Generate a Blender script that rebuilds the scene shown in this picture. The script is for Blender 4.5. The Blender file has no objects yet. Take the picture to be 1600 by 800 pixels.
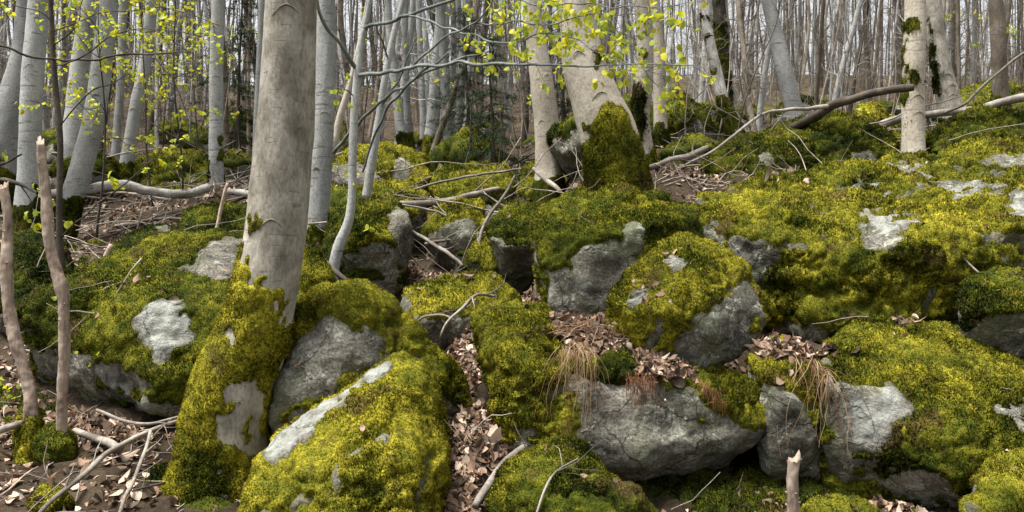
import bpy, bmesh, math, random
import numpy as np
from mathutils import Vector
from mathutils.bvhtree import BVHTree

R = math.radians
SC = bpy.context.scene
COL = SC.collection
# ------------------------------------------------------------------ camera, sky, sun, exposure
CAMZ, FPX = 1.5, 1333.33
cam_d = bpy.data.cameras.new('camera'); cam = bpy.data.objects.new('camera', cam_d); COL.objects.link(cam)
cam.location = (0, 0, CAMZ); cam.rotation_euler = (R(90), 0, 0)
cam_d.sensor_width = 36; cam_d.lens = 30.0; cam_d.clip_end = 600; cam_d.clip_start = 0.05
SC.camera = cam
SUN_AZ, SUN_EL = 248.0, 72.0          # azimuth clockwise from +Y (the view direction)
w = bpy.data.worlds.new('World'); SC.world = w; w.use_nodes = True
nt = w.node_tree; bg = nt.nodes['Background']
sky = nt.nodes.new('ShaderNodeTexSky'); sky.sky_type = 'NISHITA'; sky.sun_disc = False
sky.sun_elevation = R(SUN_EL); sky.sun_rotation = R(SUN_AZ); sky.dust_density = 4.0; sky.air_density = 1.0
hs = nt.nodes.new('ShaderNodeHueSaturation'); hs.inputs['Saturation'].default_value = 0.12
nt.links.new(sky.outputs[0], hs.inputs['Color']); nt.links.new(hs.outputs[0], bg.inputs['Color'])
bg.inputs['Strength'].default_value = 0.13
sl = bpy.data.lights.new('sun', 'SUN'); sl.energy = 4.3; sl.angle = R(18); sl.color = (1, .96, .88)
so = bpy.data.objects.new('sun', sl); COL.objects.link(so); so.location = (-3, -5, 12)
_sd = Vector((math.sin(R(SUN_AZ)) * math.cos(R(SUN_EL)), math.cos(R(SUN_AZ)) * math.cos(R(SUN_EL)), math.sin(R(SUN_EL))))
so.rotation_euler = _sd.to_track_quat('Z', 'Y').to_euler()
SC.view_settings.view_transform = 'Standard'; SC.view_settings.look = 'None'
SC.view_settings.exposure = 1.0; SC.view_settings.gamma = 1.0; SC.view_settings.use_curve_mapping = False
SC.render.engine = 'CYCLES'
SC.cycles.max_bounces = 5; SC.cycles.diffuse_bounces = 3; SC.cycles.transmission_bounces = 3; SC.cycles.transparent_max_bounces = 6
SC.cycles.use_denoising = True

# ------------------------------------------------------------------ small maths
def P(px, py, d): return np.array([(px - 800) / FPX * d, d, CAMZ - (py - 400) / FPX * d])
def proj(V): return 800 + FPX * V[:, 0] / np.maximum(V[:, 1], .1), 400 - FPX * (V[:, 2] - CAMZ) / np.maximum(V[:, 1], .1)
def sstep(a, b, x):
    t = np.clip((x - a) / (b - a), 0, 1); return t * t * (3 - 2 * t)
def _hash(ix, iy, iz, seed):
    h = (ix.astype(np.uint32) * np.uint32(374761393) + iy.astype(np.uint32) * np.uint32(668265263)
         + iz.astype(np.uint32) * np.uint32(2147483647 - 58) + np.uint32((seed * 974711) & 0xffffffff))
    h = (h ^ (h >> np.uint32(13))) * np.uint32(1274126177)
    h = (h ^ (h >> np.uint32(15))) * np.uint32(2246822519)
    h ^= h >> np.uint32(13)
    return h.astype(np.float64) / 4294967295.0
_G = np.random.default_rng(5).normal(size=(64, 3)); _G /= np.linalg.norm(_G, axis=1)[:, None]
def noise(p, seed=0):
    p = np.asarray(p, float); i = np.floor(p); f = p - i; i = i.astype(np.int64)
    u = f * f * f * (f * (f * 6 - 15) + 10)
    out = np.zeros(len(p))
    for dx in (0, 1):
        for dy in (0, 1):
            for dz in (0, 1):
                g = _G[(_hash(i[:, 0] + dx, i[:, 1] + dy, i[:, 2] + dz, seed) * 63.999).astype(int)]
                dd = f - np.array([dx, dy, dz])
                wt = (u[:, 0] if dx else 1 - u[:, 0]) * (u[:, 1] if dy else 1 - u[:, 1]) * (u[:, 2] if dz else 1 - u[:, 2])
                out += wt * (g * dd).sum(1)
    return out * 1.6
def fbm(p, octs=4, seed=0, lac=2.1, gain=.5):
    a, s, out = 1.0, 1.0, 0
    for k in range(octs):
        out = out + a * noise(np.asarray(p) * s + 17.3 * k, seed + k); a *= gain; s *= lac
    return out
def norm(v): return v / np.maximum(np.linalg.norm(v, axis=-1, keepdims=True), 1e-9)

# ------------------------------------------------------------------ mesh helpers
def make_mesh(name, V, quads=None, tris=None, col=None, smooth=True, val=None):
    V = np.ascontiguousarray(V, np.float32)
    nq = 0 if quads is None else len(quads); nt_ = 0 if tris is None else len(tris)
    me = bpy.data.meshes.new(name)
    me.vertices.add(len(V)); me.vertices.foreach_set('co', V.ravel())
    loops = []; starts = []; tot = []
    if nq: loops.append(np.asarray(quads, np.int32).ravel()); starts.append(np.arange(nq) * 4); tot.append(np.full(nq, 4))
    if nt_: loops.append(np.asarray(tris, np.int32).ravel()); starts.append(nq * 4 + np.arange(nt_) * 3); tot.append(np.full(nt_, 3))
    L = np.concatenate(loops)
    me.loops.add(len(L)); me.loops.foreach_set('vertex_index', L)
    me.polygons.add(nq + nt_)
    me.polygons.foreach_set('loop_start', np.concatenate(starts).astype(np.int32))
    me.polygons.foreach_set('loop_total', np.concatenate(tot).astype(np.int32))
    if smooth: me.polygons.foreach_set('use_smooth', np.ones(nq + nt_, bool))
    if col is not None:
        a = me.attributes.new('col', 'FLOAT_COLOR', 'POINT')
        a.data.foreach_set('color', np.ascontiguousarray(np.c_[col, np.ones(len(V))], np.float32).ravel())
    if val is not None:
        a = me.attributes.new('val', 'FLOAT', 'POINT'); a.data.foreach_set('value', np.ascontiguousarray(val, np.float32))
    me.update(calc_edges=True); me.validate()
    return me
def link(name, me, mat, parent=None, loc=None):
    o = bpy.data.objects.new(name, me); COL.objects.link(o)
    if mat is not None and not me.materials: me.materials.append(mat)
    if parent is not None: o.parent = parent
    if loc is not None: o.location = loc
    return o
def empty(name, loc=(0, 0, 0)):
    o = bpy.data.objects.new(name, None); COL.objects.link(o); o.location = tuple(float(c) for c in loc); o.empty_display_size = .1
    return o
def tag(o, label=None, cat=None, group=None, kind=None):
    if label: o['label'] = label
    if cat: o['category'] = cat
    if group: o['group'] = group
    if kind: o['kind'] = kind
    return o
def copy_tree(o, parent=None, kids=None):
    c = o.copy(); COL.objects.link(c)
    if parent is not None: c.parent = parent
    for ch in list(o.children): copy_tree(ch, c)
    return c
def vnormals(V, quads=None, tris=None):
    N = np.zeros_like(V)
    for F in (quads, tris):
        if F is None or not len(F): continue
        if F.shape[1] == 4: fn = np.cross(V[F[:, 2]] - V[F[:, 0]], V[F[:, 3]] - V[F[:, 1]])
        else: fn = np.cross(V[F[:, 1]] - V[F[:, 0]], V[F[:, 2]] - V[F[:, 0]])
        for k in range(F.shape[1]): np.add.at(N, F[:, k], fn)
    return norm(N)
class MB:
    def __init__(s): s.V = []; s.Q = []; s.T = []; s.C = []; s.n = 0
    def add(s, V, Q=None, T=None, C=None):
        s.V.append(V)
        if Q is not None and len(Q): s.Q.append(np.asarray(Q) + s.n)
        if T is not None and len(T): s.T.append(np.asarray(T) + s.n)
        if C is not None: s.C.append(C if np.ndim(C) == 2 else np.tile(np.asarray(C, float), (len(V), 1)))
        s.n += len(V)
    def build(s, name, mat, parent=None, base=(0, 0, 0), smooth=True, loc=None):
        V = np.concatenate(s.V) - np.asarray(base, float)
        me = make_mesh(name, V, np.concatenate(s.Q) if s.Q else None, np.concatenate(s.T) if s.T else None,
                       np.concatenate(s.C) if s.C else None, smooth)
        return link(name, me, mat, parent, loc)
def catmull(pts, step):
    pts = np.asarray(pts, float)
    if len(pts) == 2: pts = np.array([pts[0], pts[0] * .67 + pts[1] * .33, pts[0] * .33 + pts[1] * .67, pts[1]])
    e = np.vstack([2 * pts[0] - pts[1], pts, 2 * pts[-1] - pts[-2]]); out = []
    for i in range(len(pts) - 1):
        p0, p1, p2, p3 = e[i:i + 4]
        n = max(1, int(np.ceil(np.linalg.norm((p2 - p1)[:3]) / step)))
        t = (np.arange(n) / n)[:, None]
        out.append(.5 * (2 * p1 + (p2 - p0) * t + (2 * p0 - 5 * p1 + 4 * p2 - p3) * t ** 2 + (3 * p1 - p0 - 3 * p2 + p3) * t ** 3))
    out.append(pts[-1:]); return np.vstack(out)
def tube(C, r, sides=6, cap=True, rmod=None):
    """tube along C (n,3) with radii r; returns V, Q, T"""
    C = np.asarray(C, float); n = len(C); r = np.broadcast_to(np.asarray(r, float), (n,))
    t = norm(np.gradient(C, axis=0))
    ref = np.array([0, 1.0, 0]) if abs(t[:, 1]).mean() < .8 else np.array([1.0, 0, 0])
    u = norm(np.cross(ref, t)); v = np.cross(t, u)
    a = np.arange(sides) / sides * 2 * math.pi
    rr = r[:, None] * (np.ones((n, sides)) if rmod is None else rmod)
    V = C[:, None, :] + rr[..., None] * (np.cos(a)[None, :, None] * u[:, None, :] + np.sin(a)[None, :, None] * v[:, None, :])
    V = V.reshape(-1, 3)
    i = np.arange(n - 1)[:, None] * sides; j = np.arange(sides)[None, :]; k = (j + 1) % sides
    Q = np.stack([i + j, i + k, i + sides + k, i + sides + j], -1).reshape(-1, 4)
    T = None
    if cap:
        V = np.vstack([V, C[:1], C[-1:]])
        j = np.arange(sides); k = (j + 1) % sides; b = (n - 1) * sides
        T = np.vstack([np.stack([np.full(sides, n * sides), k, j], -1), np.stack([np.full(sides, n * sides + 1), b + j, b + k], -1)])
    return V, Q, T
def pxtube(pts, step=.06, sides=6, wob=0, seed=0, mn=.002):
    """pts: (px, py, depth, width px) -> centre line and radii in metres"""
    A = np.array([np.r_[P(a, b, d), ww * .5 * d / FPX] for a, b, d, ww in pts])
    A = catmull(A, step)
    if wob: A[:, :3] += wob * np.stack([noise(A[:, :3] * 4 + 31 * k, seed) for k in range(3)], 1)
    return A[:, :3], np.maximum(A[:, 3], mn)

# ------------------------------------------------------------------ materials
def mat_new(name, rough=.85, spec=.25):
    m = bpy.data.materials.new(name); m.use_nodes = True
    b = m.node_tree.nodes['Principled BSDF']; b.inputs['Roughness'].default_value = rough; b.inputs['Specular IOR Level'].default_value = spec
    return m, m.node_tree, b
def N_(nt, t, **kw):
    n = nt.nodes.new(t)
    for k, v in kw.items(): setattr(n, k, v)
    return n
def tex(nt, scale, detail=4, rough=.55, mscale=(1, 1, 1), vec=None, dist=0):
    if vec is None:
        tc = N_(nt, 'ShaderNodeTexCoord'); vec = tc.outputs['Object']
    mp = N_(nt, 'ShaderNodeMapping'); mp.inputs['Scale'].default_value = mscale
    nt.links.new(vec, mp.inputs[0])
    n = N_(nt, 'ShaderNodeTexNoise'); n.inputs['Scale'].default_value = scale; n.inputs['Detail'].default_value = detail
    n.inputs['Roughness'].default_value = rough; n.inputs['Distortion'].default_value = dist
    nt.links.new(mp.outputs[0], n.inputs['Vector'])
    return n.outputs['Fac']
def ramp(nt, fac, stops):
    r = N_(nt, 'ShaderNodeValToRGB'); e = r.color_ramp.elements
    while len(e) < len(stops): e.new(.5)
    for el, (p, c) in zip(e, stops): el.position = p; el.color = (c if len(c) == 4 else (*c, 1)) if not np.isscalar(c) else (c, c, c, 1)
    nt.links.new(fac, r.inputs[0]); return r.outputs[0]
def mix(nt, fac, a, b, mode='MIX'):
    m = N_(nt, 'ShaderNodeMix', data_type='RGBA', blend_type=mode)
    for s, i in ((fac, 0), (a, 6), (b, 7)):
        if hasattr(s, 'is_linked'): nt.links.new(s, m.inputs[i])
        elif np.isscalar(s): m.inputs[i].default_value = s
        else: m.inputs[i].default_value = (*s, 1) if len(s) == 3 else s
    return m.outputs[2]
def bump(nt, b, h, strength, dist, prev=None):
    n = N_(nt, 'ShaderNodeBump'); n.inputs['Strength'].default_value = strength; n.inputs['Distance'].default_value = dist
    nt.links.new(h, n.inputs['Height'])
    if prev is not None: nt.links.new(prev, n.inputs['Normal'])
    nt.links.new(n.outputs[0], b.inputs['Normal']); return n.outputs[0]

def mat_rock():
    m, nt, b = mat_new('granite', .86, .25)
    a = tex(nt, 2.2, 6, .62); f = tex(nt, 55, 5, .7); s = tex(nt, 6, 7, .72, (1, 1, 1.9), dist=.5)
    c = ramp(nt, a, [(.30, (.04, .037, .03)), (.45, (.115, .107, .086)), (.58, (.215, .20, .165)), (.74, (.36, .34, .29))])
    c = mix(nt, .9, c, ramp(nt, f, [(.34, .3), (.5, .9), (.64, 1.55)]), 'MULTIPLY')
    c = mix(nt, .6, c, ramp(nt, s, [(.33, .35), (.5, .95), (.7, 1.25)]), 'MULTIPLY')
    # faint green algae and pale lichen crusts
    g = ramp(nt, tex(nt, 3.1, 5, .6, vec=None, dist=.4), [(.5, 0.0), (.68, .7)])
    c = mix(nt, g, c, (.135, .15, .085))
    lich = tex(nt, 6.5, 6, .75, dist=.6)
    c = mix(nt, ramp(nt, lich, [(.56, 0.0), (.60, .8)]), c, ramp(nt, f, [(.35, (.2, .21, .17)), (.6, (.46, .47, .40))]))
    tc = N_(nt, 'ShaderNodeTexCoord'); ds = N_(nt, 'ShaderNodeTexNoise'); ds.inputs['Scale'].default_value = 3; ds.inputs['Detail'].default_value = 5
    nt.links.new(tc.outputs['Object'], ds.inputs['Vector'])
    va = N_(nt, 'ShaderNodeVectorMath', operation='MULTIPLY_ADD'); va.inputs[1].default_value = (.45, .45, .45); nt.links.new(ds.outputs['Color'], va.inputs[0]); nt.links.new(tc.outputs['Object'], va.inputs[2])
    vo = N_(nt, 'ShaderNodeTexVoronoi', feature='DISTANCE_TO_EDGE'); vo.inputs['Scale'].default_value = 2.3; nt.links.new(va.outputs[0], vo.inputs['Vector'])
    crk = ramp(nt, vo.outputs['Distance'], [(.0, .22), (.022, 1.0)])
    at = N_(nt, 'ShaderNodeAttribute', attribute_name='val')
    pal = mix(nt, ramp(nt, f, [(.3, .5), (.7, 1.0)]), (.17, .18, .165), (.40, .42, .39))
    c = mix(nt, at.outputs['Fac'], c, pal)
    c = mix(nt, .5, c, crk, 'MULTIPLY')
    fa = N_(nt, 'ShaderNodeAttribute', attribute_name='col')
    c = mix(nt, fa.outputs['Fac'], c, mix(nt, ramp(nt, f, [(.35, 0.0), (.62, 1.0)]), (.045, .042, .018), (.12, .118, .05)))
    nt.links.new(c, b.inputs['Base Color'])
    p = bump(nt, b, s, .9, .05); p = bump(nt, b, crk, .8, .02, p); p = bump(nt, b, f, .8, .014, p); bump(nt, b, tex(nt, 190, 3, .7), .5, .004, p)
    return m
def mat_attr(name, rough=.8, trans=0., spec=.15, bumpy=None, tint=None):
    m, nt, b = mat_new(name, rough, spec)
    at = N_(nt, 'ShaderNodeAttribute', attribute_name='col'); c = at.outputs['Color']
    if bumpy:
        n1 = tex(nt, bumpy, 5, .7); c = mix(nt, .8, c, ramp(nt, n1, [(.34, .3), (.5, 1.05), (.66, 1.9)]), 'MULTIPLY')
        bump(nt, b, n1, 1.0, .012)
    nt.links.new(c, b.inputs['Base Color'])
    if trans:
        t = N_(nt, 'ShaderNodeBsdfTranslucent'); nt.links.new(c, t.inputs['Color'])
        mx = N_(nt, 'ShaderNodeMixShader'); mx.inputs[0].default_value = trans
        nt.links.new(b.outputs[0], mx.inputs[1]); nt.links.new(t.outputs[0], mx.inputs[2])
        nt.links.new(mx.outputs[0], nt.nodes['Material Output'].inputs['Surface'])
    return m
def mat_bark(name, lo, mid, hi, line=.5, fine=60, fs=(1, 1, .25), blot=2.0, linec=(.03, .026, .02), rough=.85, moss=0., linescale=1., bmp=1.):
    m, nt, b = mat_new(name, rough, .2)
    a = tex(nt, blot, 5, .6, (1, 1, .7)); f = tex(nt, fine, 4, .65, fs)
    tc = N_(nt, 'ShaderNodeTexCoord'); oi = N_(nt, 'ShaderNodeObjectInfo')
    c = ramp(nt, a, [(.3, lo), (.5, mid), (.68, hi)])
    c = mix(nt, .75, c, ramp(nt, f, [(.3, .5), (.5, .97), (.7, 1.3)]), 'MULTIPLY')
    hl = tex(nt, 2.0, 3, .5, (2.2 * linescale, 2.2 * linescale, 15 * linescale), dist=.3)
    lf = ramp(nt, hl, [(.62, 0.0), (.68, line)])
    c = mix(nt, lf, c, linec)
    if moss:
        c = mix(nt, ramp(nt, tex(nt, 3.2, 5, .65, dist=.4), [(.52, 0.0), (.64, moss)]), c, (.07, .075, .018))
    # each stem a little lighter or darker than the next
    v = N_(nt, 'ShaderNodeMapRange'); v.inputs[3].default_value = .72; v.inputs[4].default_value = 1.2
    nt.links.new(oi.outputs['Random'], v.inputs[0])
    c = mix(nt, 1.0, c, v.outputs[0], 'MULTIPLY')
    nt.links.new(c, b.inputs['Base Color'])
    p = bump(nt, b, f, .5 * bmp, .006); p = bump(nt, b, lf, .35 * bmp, -.006, p); bump(nt, b, a, .4, .02, p)
    return m
def mat_soil():
    m, nt, b = mat_new('forest_soil', .95, .1)
    a = tex(nt, 1.6, 6, .65); f = tex(nt, 28, 6, .75)
    c = ramp(nt, a, [(.3, (.022, .016, .010)), (.5, (.055, .040, .026)), (.7, (.11, .082, .055))])
    c = mix(nt, .8, c, ramp(nt, f, [(.3, .3), (.5, .9), (.72, 1.7)]), 'MULTIPLY')
    at = N_(nt, 'ShaderNodeAttribute', attribute_name='val')
    mc = ramp(nt, f, [(.3, (.03, .036, .006)), (.5, (.085, .088, .012)), (.72, (.18, .165, .02))])
    c = mix(nt, at.outputs['Fac'], c, mc)
    nt.links.new(c, b.inputs['Base Color']); bump(nt, b, f, 1.0, .04); return m

M_ROCK = mat_rock()
M_MOSS = mat_attr('moss', .85, .22, .1, bumpy=75)
M_LEAFLIT = mat_attr('dry_leaf', .7, .12, .3)
M_LEAF = mat_attr('spring_leaf', .5, .5, .3)
M_STRAW = mat_attr('straw', .8, .2, .15)
M_SPRUCE = mat_attr('spruce_needles', .7, .1, .2)
M_SOIL = mat_soil()
M_BEECH = mat_bark('brown_beech_bark', (.16, .142, .112), (.33, .303, .25), (.49, .46, .40), .3, 60, (1, 1, .4), 5.5, (.06, .045, .03), moss=.12)
M_PALE = mat_bark('pale_beech_bark', (.27, .235, .185), (.40, .355, .29), (.52, .475, .40), .45, 45, (1, 1, .8), 2.2, (.12, .09, .06), moss=.1)
M_GREY = mat_bark('grey_beech_bark', (.19, .195, .19), (.30, .305, .295), (.42, .42, .40), .6, 50, (1, 1, .7), 2.0, (.05, .047, .04))
M_DARK = mat_bark('dark_rough_bark', (.028, .023, .017), (.06, .05, .038), (.11, .095, .075), .2, 26, (1, 1, .25), 3, (.02, .016, .012), moss=.3, bmp=2)
M_BROWN = mat_bark('brown_stem_bark', (.10, .078, .058), (.19, .158, .122), (.33, .285, .235), .4, 40, (1, 1, .4), 2.5, (.03, .022, .016), moss=.2)
M_BIRCH = mat_bark('white_flecked_bark', (.10, .09, .075), (.33, .31, .28), (.60, .58, .55), .85, 30, (1, 1, .6), 3.2, (.03, .026, .02))
M_DEADWOOD = mat_bark('dead_stripped_wood', (.11, .082, .064), (.36, .275, .215), (.54, .45, .37), .0, 42, (1, 1, .12), 8, (.10, .066, .046), bmp=2.2)
M_STICK = mat_bark('weathered_stick', (.11, .09, .075), (.22, .19, .16), (.40, .36, .32), .4, 40, (1, 1, 1), 4, (.05, .04, .03))
M_STICKDARK = mat_bark('dark_wet_stick', (.028, .022, .018), (.055, .044, .035), (.11, .09, .075), .3, 40, (1, 1, 1), 4, (.02, .015, .012))
M_LIMB = mat_bark('blue_grey_young_bark', (.085, .098, .092), (.15, .168, .158), (.24, .26, .245), .4, 60, (1, 1, 1), 5, (.04, .04, .035))
M_TWIG = mat_bark('fine_twigs', (.06, .05, .04), (.12, .10, .082), (.21, .18, .15), .2, 20, (1, 1, 1), 2)

# ------------------------------------------------------------------ terrain
def ground(x, y):
    x = np.asarray(x, float); y = np.asarray(y, float)
    zl = np.interp(y, [-10, 3, 5, 6, 8, 10, 14, 20, 30, 45, 60, 85, 110], [-1.2, -.3, 0, .22, .85, 1.42, 2.5, 3.85, 6.0, 9.2, 12.6, 18.5, 23])
    zr = np.interp(y, [-10, 3, 5, 6.3, 7.0, 7.8, 9, 10, 14, 20, 30, 45, 60, 85, 110], [-1.2, -.3, 0, .22, .9, 1.85, 2.3, 2.5, 3.25, 4.4, 6.6, 10.0, 13.6, 19.5, 24])
    k = sstep(-.1, .9, x - (y - 9) * .06)
    z = zl * (1 - k) + zr * k
    p = np.stack([x, y, np.zeros_like(x)], -1).reshape(-1, 3)
    far = sstep(6, 14, y).ravel()
    n = (.06 + .22 * far) * fbm(p * .55, 3, 3) + .05 * fbm(p * 2.3, 3, 9) + .02 * fbm(p * 9, 2, 11)
    z = z + .36 * np.exp(-((x + .22) / .33) ** 2) * sstep(4.3, 5.1, y) * (1 - sstep(6.8, 8.6, y))      # leaf-filled gully bed
    return z + n.reshape(z.shape)
def gz(x, y): return float(ground(np.array([x]), np.array([y]))[0])
def spaced(a, b, s): return np.linspace(a, b, max(2, int(round((b - a) / s))) , endpoint=False)
xs = np.concatenate([spaced(-90, -20, 4), spaced(-20, -7, .4), spaced(-7, 7, .06), spaced(7, 20, .4), np.linspace(20, 90, 18)])
ys = np.concatenate([spaced(-10, 3, .8), spaced(3, 12, .06), spaced(12, 24, .2), spaced(24, 60, 1.0), np.linspace(60, 110, 20)])
X, Y = np.meshgrid(xs, ys); Z = ground(X, Y)
GV = np.stack([X, Y, Z], -1).reshape(-1, 3)
ny, nx = X.shape
i, j = np.meshgrid(np.arange(ny - 1), np.arange(nx - 1), indexing='ij'); q = i * nx + j
GQ = np.stack([q, q + 1, q + nx + 1, q + nx], -1).reshape(-1, 4)
def ground_moss(V):
    n = fbm(V * np.array([.9, .9, 0]), 4, 21) + .4 * fbm(V * 4, 3, 22)
    m = n - .2 * sstep(7, 9, V[:, 1]) - .42 + .2 * sstep(-.1, .8, V[:, 0])
    px, py = proj(V)
    m -= .35 * ((px > 470) & (px < 880) & (V[:, 1] > 9))
    m -= .8 * ((px > 590) & (px < 870) & (py > 370) & (V[:, 1] < 9.5))
    for (cx, cy, rx, ry) in [(330, 770, 95, 45), (1090, 770, 90, 30), (1010, 760, 60, 22), (250, 745, 40, 20), (960, 260, 120, 30)]:
        m = np.maximum(m, .35 - ((px - cx) / rx) ** 2 - ((py - cy) / ry) ** 2 + .4 * n)
    return sstep(-.05, .2, m)
GM = ground_moss(GV)
tag(link('ground', make_mesh('ground', GV, GQ, val=GM * .85), M_SOIL), kind='structure')

# ------------------------------------------------------------------ moss: a lumpy mat with fine shoots standing on it
HUE = np.array([0, .3, .55, .8, 1.1]); HC = np.array([(.014, .022, .003), (.058, .073, .006), (.16, .158, .014), (.33, .295, .024), (.50, .43, .045)])
def moss_col(h):
    h = np.clip(h, 0, 1.1); return np.stack([np.interp(h, HUE, HC[:, k]) for k in range(3)], -1)
rng = np.random.default_rng(12)
def moss_mesh(name, V, N, F, mask, thick, hue, parent, base, dens=1.0, size=1.0, seed=0, hang=.5, lumps=1.):
    keep = mask[F].max(1) > .02
    F2 = F[keep]
    if len(F2) < 8: return None
    used = np.unique(F2); remap = np.full(len(V), -1); remap[used] = np.arange(len(used))
    v, n, mk, F2 = V[used], N[used], mask[used], remap[F2]
    l1 = noise(v * 6.5, seed + 40); l2 = noise(v * 15, seed + 41); l3 = noise(v * 36, seed + 42)
    lump = .62 + lumps * (.5 * l1 + .58 * l2 + .24 * l3)
    off = -.008 + (thick * np.clip(lump, .12, 2) + .008) * sstep(.3, .95, mk)
    v = v + n * off[:, None] + np.array([0, 0, .25]) * (off * np.clip(n[:, 2], 0, 1))[:, None]
    big = noise(v * 2.3, seed + 53)
    h = hue + .01 + .22 * fbm(v * 1.4, 2, seed + 50) + .2 * noise(v * 7, seed + 51) + .22 * l2 + .14 * l3 - .28 * sstep(.25, .6, big)
    brown = (sstep(.38, .7, noise(v * 3.7, seed + 54)) * .75 + .5 * sstep(.35, .6, noise(v * 13, seed + 55)))[:, None].clip(0, .8)
    BR = np.array([(.085, .058, .022)])
    col = moss_col(h - .1) * (1 - brown) + BR * brown
    # shoots
    tri = F2 if F2.shape[1] == 3 else np.vstack([F2[:, [0, 1, 2]], F2[:, [0, 2, 3]]])
    a, b, c = v[tri[:, 0]], v[tri[:, 1]], v[tri[:, 2]]
    fn = np.cross(b - a, c - a); ar = np.linalg.norm(fn, axis=1) * .5
    cen = (a + b + c) / 3; dist = np.linalg.norm(cen - np.array([0, 0, CAMZ]), axis=1)
    face = -((norm(fn) * norm(cen - np.array([0, 0, CAMZ]))).sum(1))
    px, py = proj(cen)
    vis = np.where(face > -.35, 1, .04) * np.where((px > -150) & (px < 1750) & (py < 950), 1, .05)
    wgt = ar * np.where(mk[tri].mean(1) > .45, 1, .22 * (mk[tri].mean(1) > .06)) * vis * (5 / np.clip(dist, 4, 30)) ** 2
    cnt = int(wgt.sum() * 32000 * dens)
    mb = MB(); mb.add(v, Q=F2 if F2.shape[1] == 4 else None, T=F2 if F2.shape[1] == 3 else None, C=col)
    if cnt > 10:
        t = rng.choice(len(tri), cnt, p=wgt / wgt.sum())
        r1, r2 = np.sqrt(rng.random(cnt)), rng.random(cnt)
        bw = np.stack([1 - r1, r1 * (1 - r2), r1 * r2], -1)[..., None]
        p = (v[tri[t]] * bw).sum(1); nn = norm((n[tri[t]] * bw).sum(1)); hh = (h[tri[t]] * bw[..., 0]).sum(1); br = (brown[tri[t]] * bw).sum(1) * rng.uniform(.3, 1.2, (cnt, 1)).clip(0, 1); tall = (big[tri[t]] * bw[..., 0]).sum(1)
        s = size * (np.clip(dist[t], 3.5, 16) / 5) ** .72 * rng.uniform(.6, 1.35, cnt) * (1.0 + .6 * tall).clip(.8, 1.45)
        up = np.array([0, 0, 1.0]); steep = np.clip(1 - nn[:, 2] * 1.6, 0, 1)[:, None]
        d = norm(nn * .8 + up * (.35 - hang * 1.1 * steep) + rng.normal(0, .42, (cnt, 3)))
        side = norm(np.cross(d, rng.normal(size=(cnt, 3))))
        ln = (.0125 * s)[:, None]; wd = (.0030 * s)[:, None]
        p0 = p - nn * .004
        VV = np.stack([p0 - side * wd, p0 + side * wd, p0 + d * ln * .6 + side * wd * .8, p0 + d * ln], 1).reshape(-1, 3)
        T = (np.arange(cnt)[:, None] * 4 + np.array([[0, 1, 2]])).repeat(1, 0)
        T = np.vstack([T, np.arange(cnt)[:, None] * 4 + np.array([[0, 2, 3]])])
        cb = (moss_col(hh + rng.normal(.06, .15, cnt)) * (1 - br) + BR * br * 1.5) * rng.uniform(.75, 1.3, cnt)[:, None]
        mb.add(VV, T=T, C=np.repeat(cb, 4, 0))
        bn = norm(nn * .9 + d * .35 + rng.normal(0, .16, (cnt, 3)))
    o = mb.build(name, M_MOSS, parent, base)
    if cnt > 10:
        o.data.normals_split_custom_set_from_vertices(np.vstack([vnormals(v, *( (F2, None) if F2.shape[1] == 4 else (None, F2))), np.repeat(bn, 4, 0)]).tolist())
    return o

# ------------------------------------------------------------------ boulders
def inpoly(px, py, poly):
    inside = np.zeros(len(px), bool); n = len(poly)
    for i in range(n):
        x1, y1 = poly[i]; x2, y2 = poly[(i + 1) % n]
        c = ((y1 > py) != (y2 > py)); t = (x2 - x1) * (py - y1) / ((y2 - y1) if y2 != y1 else 1e-9) + x1
        inside ^= c & (px < t)
    return inside
def hit(px, py, s):
    if len(s) == 4 and np.isscalar(s[0]): return ((px - s[0]) / s[2]) ** 2 + ((py - s[1]) / s[3]) ** 2 < 1
    return inpoly(px, py, s)
def hull_remesh(hulls, voxel):
    bm = bmesh.new()
    for h in hulls:
        b2 = bmesh.new()
        for p in h: b2.verts.new(p)
        res = bmesh.ops.convex_hull(b2, input=b2.verts)
        dead = list({g for g in res['geom_interior'] + res['geom_unused'] if isinstance(g, bmesh.types.BMVert)})
        bmesh.ops.delete(b2, geom=dead, context='VERTS')
        bmesh.ops.recalc_face_normals(b2, faces=b2.faces)
        m = bpy.data.meshes.new('tmp'); b2.to_mesh(m); b2.free(); bm.from_mesh(m); bpy.data.meshes.remove(m)
    me = bpy.data.meshes.new('tmp'); bm.to_mesh(me); bm.free()
    o = bpy.data.objects.new('tmp', me); COL.objects.link(o)
    md = o.modifiers.new('r', 'REMESH'); md.mode = 'VOXEL'; md.voxel_size = voxel
    dg = bpy.context.evaluated_depsgraph_get(); dg.update(); ev = o.evaluated_get(dg); m2 = ev.to_mesh()
    V = np.zeros(len(m2.vertices) * 3); m2.vertices.foreach_get('co', V); V = V.reshape(-1, 3)
    F = np.zeros(len(m2.loops), np.int32); m2.loops.foreach_get('vertex_index', F)
    F = F.reshape(-1, 4); ev.to_mesh_clear(); bpy.data.objects.remove(o); bpy.data.meshes.remove(me)
    return V, F
def laplace(A, F, it, lam=.6):
    E = np.vstack([F[:, [0, 1]], F[:, [1, 2]], F[:, [2, 3]], F[:, [3, 0]]]); E = np.vstack([E, E[:, ::-1]])
    deg = np.maximum(np.bincount(E[:, 0], minlength=len(A)), 1).astype(float); A = A.astype(float).copy()
    for _ in range(it):
        if A.ndim == 1: S = np.bincount(E[:, 0], A[E[:, 1]], minlength=len(A)) / deg
        else: S = np.stack([np.bincount(E[:, 0], A[E[:, 1], k], minlength=len(A)) for k in range(A.shape[1])], 1) / deg[:, None]
        A += lam * (S - A)
    return A
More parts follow.
